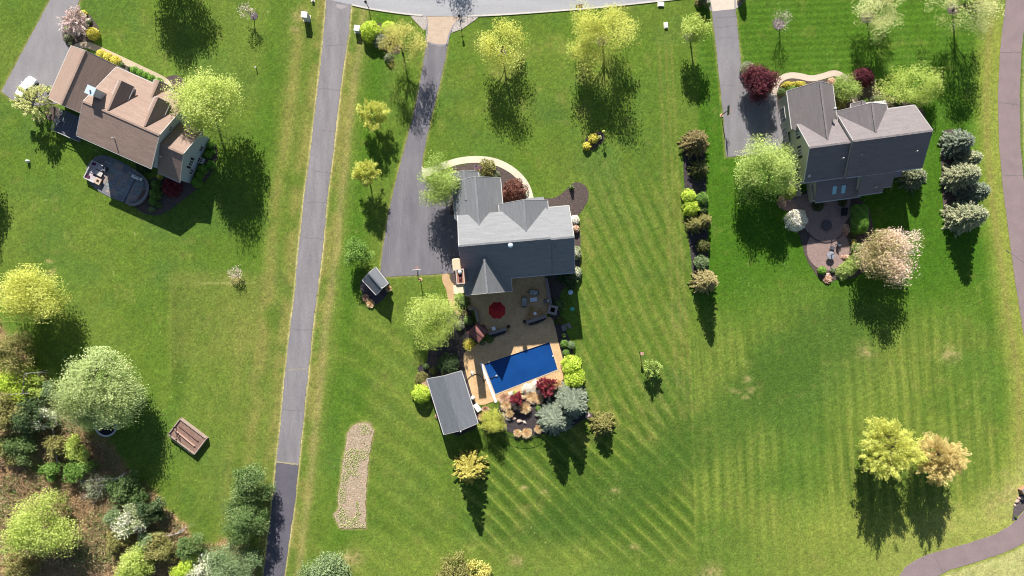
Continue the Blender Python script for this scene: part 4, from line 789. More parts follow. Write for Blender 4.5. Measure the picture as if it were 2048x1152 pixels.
def post(name, label, cat, px, py, ht, top, grp=None):
    t = place(name, label, cat, px, py, 0, 0, grp); MB().tube([(0, 0, 0), (0, 0, ht)], [.07, .05], 8).build('pole', IRON, t)
    if top == 'lamp': MB().lathe([(.06, ht), (.16, ht+.1), (.2, ht+.45), (.05, ht+.6)], 8).build('lantern', glassmat('lantern_glass', (.05, .05, .055)), t); MB().lathe([(.24, ht+.5), (.05, ht+.72)], 8).build('lamp_cap', IRON, t); MB().bar((-.35, 0, ht-.4), (.35, 0, ht-.4), .04, .04).build('crossbar', IRON, t)
    elif top == 'house': MB().box((0, 0, ht+.15), (.42, .38, .34)).build('box', mat('pale_wood', A(222, 196, 176)), t); MB().slab([(-.28, -.26, ht+.34), (.0, -.26, ht+.5), (.0, .26, ht+.5), (-.28, .26, ht+.34)], .04).build('roof', mat('pink_wood', A(226, 180, 164)), t); MB().slab([(.0, -.26, ht+.5), (.28, -.26, ht+.34), (.28, .26, ht+.34), (.0, .26, ht+.5)], .04).build('roof', mat('pink_wood', A(226, 180, 164)), t); MB().lathe([(.15, .05), (.05, .3)], 8).build('foot', IRON, t)
    elif top == 'feeder': MB().lathe([(.24, ht), (.3, ht+.1), (.24, ht+.3), (.04, ht+.42)], 10).build('feeder', mat('yellow_green_cap', A(206, 212, 110)), t); MB().lathe([(.25, 0), (.25, .04), (.06, .08)], 10).build('foot', IRON, t)
    elif top == 'cap': MB().lathe([(.1, ht-.1), (.13, ht), (.04, ht+.08)], 8).build('cap', mat('white_top', (.8, .8, .78)), t); MB().box((0, .0, ht*.6), (.16, .2, .2)).build('valve', TRIM, t)
post('lamp_post', 'black lamp post beside the street by the lime shrubs', 'lamp post', 738, 17, 2.3, 'lamp', 'black lamp posts near the street'); post('lamp_post', 'black lamp post in the white gravel by the centre driveway', 'lamp post', 920.5, 43, 2.0, 'lamp', 'black lamp posts near the street')
post('birdhouse_pole', 'pale birdhouse on a pole in the middle lawn', 'birdhouse', 1280, 705, 1.6, 'house'); post('bird_feeder', 'yellow green feeder post in the small island bed', 'bird feeder', 1204, 269, 2.0, 'feeder'); post('standpipe', 'short white topped standpipe on the left front lawn', 'standpipe', 513, 137, .6, 'cap')
t = place('storm_drain', 'red brown iron grate at the street edge', 'drain', 1158.5, 12.5, 4, .03); MB().box((0, 0, .01), (1.2, .62, .03)).build('frame', mat('rust_iron', A(136, 100, 96)), t)
for i in range(7): MB().box((-.48+i*.16, 0, .035), (.09, .52, .03)).build('bar', mat('rust_iron_dark', A(96, 66, 66)), t)
# flag on its pole
b = P(950, 343, 0); t = thing('flagpole', 'white flagpole with a small faded flag by the front bed', 'flagpole', b); MB().tube([(0, 0, 0), (0.15, .1, 5.2)], [.05, .03], 8).build('pole', mat('white_top', (.8, .8, .78)), t); MB().lathe([(.02, 5.2), (.07, 5.27), (.02, 5.34)], 8, (.15, .1, 0)).build('finial', mat('brass', (.5, .35, .1)), t)
fl = MB(); can = MB(); wh = MB(); Lf, Hf = 1.15, .68
def fp(a, b_): return (.17+a*Lf, .12-b_*Hf*.75+.05*math.sin(a*7), 5.15-.1*a-b_*Hf*.65+.06*math.sin(a*6+b_))
fo = None
for i in range(13):
    m = MB(); 
    for k in range(8):
        if i < 7 and k < 3: continue
        m.add([fp(k/8, i/13), fp((k+1)/8, i/13), fp((k+1)/8, (i+1)/13), fp(k/8, (i+1)/13)], [(3, 2, 1, 0)])
    s_ = m.build('stripe', mat('flag_red', A(226, 130, 150)) if i % 2 == 0 else mat('flag_white', A(246, 226, 236)), t)
m = MB()
for k in range(3): m.add([fp(k/8, 0), fp((k+1)/8, 0), fp((k+1)/8, 7/13), fp(k/8, 7/13)], [(3, 2, 1, 0)])
can = m.build('canton', mat('flag_blue', A(110, 100, 150)), t); st = MB()
for r_ in range(4):
    for k in range(5): q = fp(.04+k*.07, .06+r_*.13); st.box((q[0], q[1], q[2]+.012), (.035, .03, .008))
st.build('star', mat('flag_white', A(246, 226, 236)), can)
# pond garden: boulders, fence
def rock_mesh(seed, name, m):
    r = np.random.default_rng(seed); b = MB(); n = 8; prof = [(.55, 0), (.62, .18), (.5, .42), (.22, .55)]; vs = []; fs = []
    ax = r.uniform(.75, 1.25, n)
    for pr, z in prof:
        for k in range(n): a = 2*math.pi*k/n; q = pr*ax[k]*r.uniform(.88, 1.12); vs.append((q*math.cos(a), q*math.sin(a), z+r.uniform(-.04, .04)))
    for i in range(3):
        for k in range(n): fs.append((i*n+k, i*n+(k+1) % n, (i+1)*n+(k+1) % n, (i+1)*n+k))
    fs.append(tuple(range(3*n, 4*n))); b.add(vs, fs); return b.mesh(name, m)
PINKR = mat('pale_pink_rock', A(232, 204, 190), A(196, 160, 144), 2.5, bump=.6, bscale=7, speck=.15, sscale=6); WHITER = mat('white_rock', A(238, 228, 214), A(214, 200, 186), 2.5, bump=.5, bscale=7, speck=.1, sscale=6); GREYR = mat('grey_rock', A(160, 152, 150), A(130, 124, 124), 2.5, bump=.6, bscale=7)
def rock(label, px, py, sx, sy, rz, m, grp='boulders in the pond garden', seed=1, sz=None):
    o = link('boulder', rock_mesh(seed, 'boulder', m), loc=P(px, py, 0)); o.rotation_euler = (0, 0, R(rz)); o.scale = (sx, sy, sz or (sx+sy)*.42); tag(o, label, 'boulder', grp)
rock('white leaning boulder topmost in the pond garden row', 1008, 829, .45, .9, 25, WHITER, seed=2); rock('long white boulder in the pond garden row', 1016, 838, 1.0, .5, -28, WHITER, seed=3); rock('pinkish boulder right of the long white one', 1027.5, 837.5, .62, .42, 10, PINKR, seed=4); rock('round pale boulder largest of the pinkish ones', 1038, 842.5, .8, .55, 0, PINKR, seed=5); rock('small pale boulder at the right end of the row', 1049, 844, .7, .4, -40, WHITER, seed=6)
rock('flat grey slab rock beside the yellow green tree', 1008, 855, .8, 1.0, 30, GREYR, seed=7, sz=.2); rock('low grey rock beside the pool house bed', 900, 709, .8, .5, 0, GREYR, seed=8, sz=.4)
rock('large tan boulder below the white blossom heap', 1046, 795, 1.0, .7, 15, mat('tan_boulder', A(222, 196, 164), A(186, 160, 132), 2.5, bump=.6, bscale=7, speck=.2, sscale=6), seed=31); rock('tan boulder left of the largest straw clump', 1031, 815, .8, .6, -20, mat('tan_boulder', A(222, 196, 164)), seed=32); rock('grey boulder right of the largest straw clump', 1067, 806, .8, .6, 30, GREYR, seed=33); rock('pale boulder at the pool rim by the small maple', 1022, 787, .9, .6, 20, WHITER, seed=34); rock('grey boulder under the crimson maple', 1090, 792, .9, .7, 0, GREYR, seed=35)
rock('pale rock at the pool deck corner by the hedge', 1098, 783, .6, .5, 0, WHITER, seed=9)
rock('pale boulder under the pavilion bed edge', 944, 746, .5, .7, 20, WHITER, None, 10); rock('white pebble pile stone left of the pool house', 864, 788, .6, .7, 0, mat('lilac_rock', A(206, 204, 226)), None, 11)
for i, (px, py, lb) in enumerate(((1128, 655, 'grey stepping slab nearest the pool deck'), (1138, 651, 'grey stepping slab further from the pool deck'))): t = place('stepping_slab', lb, 'slab', px, py, 20+i*15, 0, 'grey stepping slabs east of the deck'); MB().box((0, 0, .06), (.8-.2*i, 1.0, .1)).build('slab', GREYR, t)
rl = [(958, 853), (972, 862), (988, 866), (1004, 862), (1016, 869), (1032, 874), (1050, 876), (1066, 873), (1080, 866)]
pp = [P(x, y)[:2] for x, y in rl]; c0 = np.mean(pp, 0); t = thing('metal_fence', 'black metal picket fence around the pond garden', 'fence', (*c0, 0)); pk = MB()
for p in pp: p = p-c0; MB().box((*p, .65), (.07, .07, 1.3)).build('post', IRON, t)
for a, b in zip(pp[:-1], pp[1:]):
    a, b = a-c0, b-c0
    for z in (.2, 1.15): MB().bar((*a, z), (*b, z), .04, .04).build('rail', IRON, t)
    L = np.linalg.norm(b-a)
    for i in range(1, int(L/.13)): q = a+(b-a)*i/int(L/.13); pk.box((*q, .68), (.016, .016, 1.0))
tag(pk.build('picket', IRON, t), kind='stuff')
# ---- left yard
t = place('raised_bed', 'weathered wooden raised garden bed with plank dividers on the left lawn', 'garden bed', 379, 871, -37, 0); WOODG = mat('grey_wood', A(206, 184, 168), A(170, 148, 138), 3, speck=.15, sscale=6, stretch=(.4, 3, 3))
L_, W_ = 5.6, 3.3
for y in (-1, 1): MB().box((0, y*W_/2, .45), (L_, .16, .9)).build('board', WOODG, t)
for x in (-1, 1): MB().box((x*L_/2, 0, .45), (.16, W_+.16, .9)).build('board', WOODG, t)
MB().box((0, 0, .35), (L_-.17, W_-.17, .7)).build('soil', mat('dry_soil', A(168, 138, 124), A(140, 112, 100), 1.5, bump=.7, bscale=5, speck=.25, sscale=6), t)
MB().bar((-2.3, .62, .78), (1.9, .5, .78), .14, .22).build('plank', mat('dark_plank', A(150, 116, 104)), t); MB().bar((-2.4, -.35, .86), (2.0, -.55, .82), .16, .2).build('plank', mat('pale_plank', A(232, 190, 172)), t)
MB().bar((-2.5, -.2, .9), (-1.7, -1.0, .9), .1, .1).build('plank', WOODG, t)
for x, y, hh in ((-2.6, .2, 1.8), (-1.5, -.4, 1.7), (-2.7, -1.2, 1.5), (-1.2, -1.5, 1.4)): MB().box((x, y, hh/2), (.09, .09, hh)).build('stake', mat('dark_timber', (.04, .03, .028)), t)
MB().bar((-2.6, .2, 1.75), (-1.5, -.4, 1.65), .06, .08).build('rail', mat('dark_timber', (.04, .03, .028)), t)
for i in range(7):
    for y in (-1,): x = -2.7+i*.9; MB().tube([(x, y*(W_/2+.12), 0), (x, y*(W_/2+.12), 1.3)], .02, 5).build('wire_post', mat('grey_metal', (.2, .22, .2), metal=.5), t)
for i in range(4): MB().tube([(L_/2+.12, -1.5+i, 0), (L_/2+.12, -1.5+i, 1.2)], .02, 5).build('wire_post', mat('grey_metal', (.2, .22, .2), metal=.5), t)
for z in (.5, .9, 1.25): MB().bar((-2.7, -(W_/2+.12), z), (2.7, -(W_/2+.12), z), .015, .015).build('wire', mat('grey_metal', (.2, .22, .2), metal=.5), t)
t = place('trampoline', 'round black trampoline with pale rim half under the willow', 'trampoline', 218, 849, 0, 0); RT = 1.9
MB().lathe([(RT-.25, .84), (RT-.25, .86), (.02, .82)], 28).build('mat', mat('black_mat', (.008, .009, .016)), t); m = MB(); ring = [(RT-.26, .86), (RT-.2, .93), (RT+.04, .93), (RT+.06, .84), (RT-.24, .83)]; m.lathe(ring, 32); m.f = [f_ for f_ in m.f if len(f_) == 4]; m.build('pad', mat('pale_pad', (.42, .45, .52)), t)
for i in range(6): a = 2*math.pi*i/6; MB().tube([(RT*math.cos(a)*.95, RT*math.sin(a)*.95, 0), (RT*math.cos(a)*.95, RT*math.sin(a)*.95, .86)], .03, 6).build('leg', mat('grey_metal', (.2, .22, .2), metal=.5), t)
# left patio of flagstones
FP = smooth([(174, 352), (172, 335), (186, 316), (205, 309), (232, 318), (262, 334), (282, 350), (297, 366), (299, 384), (288, 404), (272, 410), (255, 407), (225, 397), (196, 382), (178, 366)], 1, True)
tp = thing('flagstone_patio', 'dark slate flagstone patio behind the brown roofed house', 'patio', (0, 0, 0)); tp.location = P(236, 360, 0); c0 = np.array(tp.location)
MB().prism([tuple(P(x, y)[:2]-c0[:2]) for x, y in FP], -.1, .05).build('base', mat('patio_joint', A(140, 140, 148)), tp)
r_ = random.Random(5); SL = [mat('slate_blue', A(164, 170, 182), A(126, 132, 146), 2, speck=.12), mat('slate_grey', A(182, 182, 184), A(146, 146, 154), 2, speck=.12), mat('slate_rust', A(188, 170, 160), A(160, 148, 148), 2, speck=.12), mat('slate_green', A(172, 180, 178), A(134, 146, 148), 2, speck=.12)]
ang = R(-24); ca, sa = math.cos(ang), math.sin(ang); cell = .55; occ = set(); FPn = [tuple(P(x, y)[:2]-c0[:2]) for x, y in FP]; fx = np.array([p[0] for p in FPn]); stones = {}
for i in range(-14, 15):
    for j in range(-12, 13):
        if (i, j) in occ: continue
        wi, wj = r_.choice(((1, 1), (2, 1), (1, 2), (2, 2), (3, 2), (2, 3)))
        if any((i+a, j+b) in occ for a in range(wi) for b in range(wj)): wi = wj = 1
        for a in range(wi):
            for b in range(wj): occ.add((i+a, j+b))
        u0, v0, u1, v1 = i*cell+.02, j*cell+.02, (i+wi)*cell-.02, (j+wj)*cell-.02
        q = [(u*ca-v*sa, u*sa+v*ca) for u, v in ((u0, v0), (u1, v0), (u1, v1), (u0, v1))]
        if all(inpoly(np.array([x]), np.array([y]), FPn)[0] for x, y in q):
            ms = r_.randrange(4); key = (wi, wj, ms)
            if key not in stones: stones[key] = MB().box((0, 0, 0), (wi*cell-.04, wj*cell-.04, .06)).mesh('flagstone', SL[ms])
            o = link('flagstone', stones[key], tp, ((q[0][0]+q[2][0])/2, (q[0][1]+q[2][1])/2, .05+r_.uniform(-.006, .008))); o.rotation_euler = (0, 0, ang)
LT = thing('garden_wall', 'curved pale seat wall around the left patio end', 'wall', P(290, 395, 0)); c1 = np.array(LT.location)
arc = smooth([(256, 405), (266, 411), (280, 408), (292, 397), (299, 384), (298, 366), (290, 356), (280, 348), (270, 341)], 2); wl = MB(); cp = MB()
for a, b in zip(arc[:-1], arc[1:]):
    a, b = P(*a)-c1, P(*b)-c1; wl.bar((a[0], a[1], .25), (b[0], b[1], .25), .34, .5); MB().bar((a[0], a[1], .54), (b[0], b[1], .54), .46, .09).build('cap_stone', mat('pale_cap', A(170, 164, 164), A(146, 140, 142), 3), LT)
wl.build('wall', STONE, LT)
t = place('patio_step', 'dark step edge crossing the flagstone patio', 'step', 258, 380, 63, 0); MB().box((0, 0, .1), (4.6, .3, .2)).build('tread', SL[0], t); MB().box((0, -.18, .05), (4.6, .06, .1)).build('riser', IRON, t)
# sectional and tables
ANG = -27
GREYC = mat('pale_grey_cushion', A(216, 206, 210), A(200, 190, 196), 2, speck=.05); PURP = mat('purple_cushion', A(120, 40, 90), A(96, 30, 74), 3)
t = place('sectional_sofa', 'pale sectional sofa with purple cushions on the slate patio', 'sofa', 190, 345, ANG, .08)
for x, y, w_, l in ((-.35, 1.15, .95, 1.1), (-.35, .15, .95, .9), (-.35, -.95, 1.0, 1.1), (.65, 1.2, 1.0, .95), (.55, -1.05, .85, .95)): MB().box((x, y, .28), (w_-.03, l-.03, .32)).build('seat', GREYC, t)
for x, y, w_, l in ((-.88, .1, .14, 3.2), (.15, 1.72, 2.0, .14), (.1, -1.55, 1.9, .14)): MB().box((x, y, .48), (w_, l, .62)).build('backrest', mat('white_wicker', A(226, 220, 220)), t)
for x, y in ((-.5, 1.3), (-.45, -1.1)): MB().box((x, y, .52), (.55, .4, .16), .4).build('cushion', PURP, t)
t = place('coffee_table', 'pale marble topped table in front of the sectional', 'table', 200, 347.5, ANG, .08); MB().box((0, 0, .42), (1.35, .75, .07)).build('tabletop', mat('pale_marble', A(236, 226, 216), A(200, 196, 196), 2), t); MB().box((0, 0, .2), (1.15, .55, .38)).build('base', FRAMED, t)
t = place('fire_table', 'square tan fire table at the corner of the sectional', 'fire table', 199, 363, ANG, .08); m = MB()
for q in (-1, 1): m.box((0, q*.38, .5), (1.05, .3, .08)); m.box((q*.38, 0, .5), (.3, .46, .08))
m.build('tabletop', mat('tan_tile', A(232, 206, 184)), t); MB().box((0, 0, .23), (.9, .9, .46)).build('base', mat('brown_stone', A(150, 104, 80)), t); MB().box((0, 0, .5), (.2, .2, .1)).build('burner', IRON, t)
t = place('ottoman', 'dark square ottoman on the slate patio', 'ottoman', 211.5, 338.5, ANG, .08); MB().box((0, 0, .2), (.75, .75, .4)).build('base', FRAMED, t); MB().box((0, 0, .43), (.72, .72, .1)).build('cushion', mat('slate_cushion', A(118, 118, 134)), t)
t = place('gas_grill', 'white gas grill with side shelves on the slate patio', 'grill', 279.5, 357, -22, .08); MB().box((0, 0, .45), (.9, .6, .8)).build('cabinet', mat('grey_metal', (.2, .22, .2), metal=.5), t); MB().lathe([(.01, 0)], 3) if False else None
MB().slab([(-.45, -.3, .95), (.45, -.3, .95), (.45, 0, 1.2), (-.45, 0, 1.2)], .1).build('hood', mat('grill_hood', (.55, .55, .58), rough=.35), t); MB().slab([(-.45, 0, 1.2), (.45, 0, 1.2), (.45, .3, .98), (-.45, .3, .98)], .1).build('hood', mat('grill_hood', (.55, .55, .58), rough=.35), t)
for s in (-1, 1): MB().box((s*.72, 0, .88), (.48, .52, .06)).build('side_shelf', mat('white_top', (.8, .8, .78)), t)
t = place('wooden_bench', 'slatted brown bench against the curved wall', 'bench', 287, 390, 62, .08)
for i in range(5): MB().box((0, -.3+i*.15, .42), (1.9, .1, .04)).build('slat', mat('brown_slat', A(136, 106, 96)), t)
for x in (-.9, -.3, .3, .9): MB().box((x, 0, .38), (.07, .75, .05)).build('bearer', mat('brown_slat', A(136, 106, 96)), t)
for x in (-.85, .85):
    for y in (-.3, .3): MB().box((x, y, .18), (.07, .07, .36)).build('leg', mat('brown_slat', A(136, 106, 96)), t)
t = place('air_conditioner', 'grey outdoor air conditioner among the boxwoods', 'air conditioner', 404.5, 322, -24, 0); MB().box((0, 0, .42), (.95, .95, .84)).build('cabinet', mat('pale_grey_metal', (.42, .44, .46)), t); MB().lathe([(.38, .84), (.38, .88), (.3, .88)], 16).build('fan_guard', IRON, t); MB().bar((-.34, 0, .9), (.34, 0, .9), .05, .03).build('guard_bar', TRIM, t); MB().bar((0, -.34, .9), (0, .34, .9), .05, .03).build('guard_bar', TRIM, t)
# side deck with white railing
t = place('side_deck', 'dark wooden deck with white railings behind the garage wing', 'deck', 147, 253, -24, 0)
for i in range(9): MB().box((-2.2+i*.55, 0, .62), (.5, 3.9, .06)).build('plank', mat('blue_grey_plank', A(116, 122, 140), A(96, 102, 120), 1.5), t)
for x in (-2.4, -.8, .8, 2.3): MB().box((x, -1.95, .8), (.1, .1, 1.2)).build('post', TRIM, t)
for y in (-1.95, 0, 1.9): MB().box((-2.45, y, .8), (.1, .1, 1.2)).build('post', TRIM, t)
for z in (1.0, 1.35): MB().bar((-2.4, -1.95, z), (2.3, -1.95, z), .07, .07).build('rail', TRIM, t); MB().bar((-2.45, -1.9, z), (-2.45, 1.9, z), .07, .07).build('rail', TRIM, t)
chair('deck_chair', 'white chair on the dark side deck', 119, 243, 120, TRIM, None, .65, .55)
# car under the flowering tree
t = place('parked_car', 'white car parked on the left driveway under a flowering tree', 'car', 57, 180.5, 0, 0); t.rotation_euler = (0, 0, math.atan2(P(70, 158)[1]-P(42, 204)[1], P(70, 158)[0]-P(42, 204)[0]))
WHITEC = mat('white_car_paint', (.74, .76, .80), (.72, .74, .78), 1, rough=.25, spec=.5); m = MB()
st_ = [(-2.3, .80, .55), (-2.2, .88, .86), (-1.4, .92, .95), (.6, .93, .98), (1.5, .90, .90), (2.1, .80, .72), (2.32, .62, .55)]; vs = []; fs = []
for x, hw_, z in st_: vs += [(x, -hw_, .25), (x, -hw_*1.0, z*.72), (x, -hw_*.9, z), (x, hw_*.9, z), (x, hw_, z*.72), (x, hw_, .25)]
for i in range(len(st_)-1):
    for k in range(6): fs.append((i*6+k, (i+1)*6+k, (i+1)*6+(k+1) % 6, i*6+(k+1) % 6))
fs += [tuple(range(6))[::-1], tuple(range((len(st_)-1)*6, len(st_)*6))]; m.add(vs, fs); m.build('body', WHITEC, t)
def frus(x0, x1, hw0, z0, X0, X1, hw1, z1): b = MB(); b.add([(x0, -hw0, z0), (x1, -hw0, z0), (x1, hw0, z0), (x0, hw0, z0), (X0, -hw1, z1), (X1, -hw1, z1), (X1, hw1, z1), (X0, hw1, z1)], [(4, 5, 6, 7), (0, 1, 5, 4), (1, 2, 6, 5), (2, 3, 7, 6), (3, 0, 4, 7)]); return b
frus(-1.95, 1.05, .82, .95, -1.5, .25, .62, 1.42).build('cabin_glass', glassmat('car_glass', (.10, .16, .22)), t); MB().prism([(-1.5, -.64), (.22, -.64), (.22, .64), (-1.5, .64)], 1.40, 1.47).build('roof_panel', WHITEC, t)
for s in (-1, 1):
    for x in (-1.45, 1.45): w_ = MB(); w_.tube([(x, s*.72, .33), (x, s*.94, .33)], .33, 16); wo = w_.build('wheel', IRON, t); r2 = MB(); r2.tube([(x, s*.90, .33), (x, s*.955, .33)], .2, 12); r2.build('rim', mat('alloy', (.5, .5, .52), metal=.8, rough=.3), wo)
    MB().box((2.16, s*.55, .64), (.22, .28, .12)).build('headlight', glassmat('lamp_glass', (.6, .62, .65)), t); MB().box((-2.26, s*.62, .72), (.1, .3, .14)).build('tail_light', glassmat('red_lamp', (.3, .01, .01)), t); MB().box((.72, s*.99, .98), (.14, .16, .12)).build('mirror', WHITEC, t)
# ---- right yard
t = place('fire_pit', 'round dark covered fire pit on the upper paved circle', 'fire pit', 1652, 451, 0, .16); MB().lathe([(.78, 0), (.84, .1), (.84, .42), (.7, .45)], 20).build('wall', mat('dark_paver_edge', A(120, 102, 104)), t); MB().lathe([(.74, .44), (.74, .5), (.2, .58), (.02, .58)], 20).build('cover', mat('grey_cover', A(104, 98, 106)), t)
t = place('round_table', 'grey round table with folded umbrella pole on the lower paved circle', 'table', 1658, 511, 0, .05); MB().lathe([(.66, .68), (.68, .74), (.5, .76), (.48, .78), (.02, .78)], 22).build('tabletop', mat('grey_tabletop', A(170, 172, 186)), t); MB().lathe([(.4, 0), (.4, .05), (.08, .1), (.08, .7)], 14).build('pedestal', IRON, t); MB().tube([(0, 0, .7), (0.03, .25, 2.1)], [.09, .05], 8).build('folded_umbrella', mat('dark_canvas', (.04, .045, .06)), t)
chair('mesh_chair', 'dark mesh chair nearest the grey round table', 1662.5, 496, 160, mat('dark_mesh', A(98, 102, 116)), 'dark mesh chairs on the lower circle', .05, .6); chair('mesh_chair', 'dark mesh chair further from the grey round table', 1675.5, 489, 130, mat('dark_mesh', A(98, 102, 116)), 'dark mesh chairs on the lower circle', .05, .62)
t = place('gas_grill', 'black covered grill at the edge of the upper paved circle', 'grill', 1686, 424, 85, .16); MB().box((0, 0, .5), (1.3, .65, .95)).build('cover', mat('black_cover', (.016, .016, .026)), t); MB().slab([(-.5, -.3, .98), (.5, -.3, .98), (.5, .05, 1.2), (-.5, .05, 1.2)], .2).build('hood', mat('black_cover', (.016, .016, .026)), t); MB().box((.2, -.34, .8), (.3, .02, .08)).build('badge', TRIM, t)
rock('pale boulder on the tan pile below the lower paved circle', 1655, 549, .6, .5, 0, PINKR, None, 12); rock('flat pinkish boulder under the pale one', 1658, 559, .9, .6, 20, mat('rust_rock', A(206, 160, 130), A(170, 130, 104), 2.5, bump=.6, bscale=7), None, 13)
rock('tan boulder beside the right apron gravel', 1478, 3, .5, .6, 0, mat('tan_rock', A(214, 184, 140)), 'boulders at the right entrance', 14); rock('round grey boulder beside the right apron gravel', 1478, 9, .5, .45, 0, GREYR, 'boulders at the right entrance', 15)
t = place('stone_pillar', 'stone entrance pillar at the far right edge by the path', 'pillar', 2046, 978, 30, 0); MB().box((0, 0, .5), (1.5, 1.0, 1.0)).build('shaft', mat('rust_rock', A(206, 160, 130)), t); MB().box((0, 0, 1.05), (1.7, 1.2, .1)).build('cap', mat('pale_cap', A(170, 164, 164)), t)
for i, (px, py, lb) in enumerate(((2040, 996, 'pink boulder largest below the stone pillar'), (2034, 1002, 'pale boulder left of the pink one'), (2029, 1010, 'small pale boulder at the grass edge'))): rock(lb, px, py, .9-.25*i, .6-.12*i, 20*i, PINKR, 'boulders beside the stone pillar', 20+i)
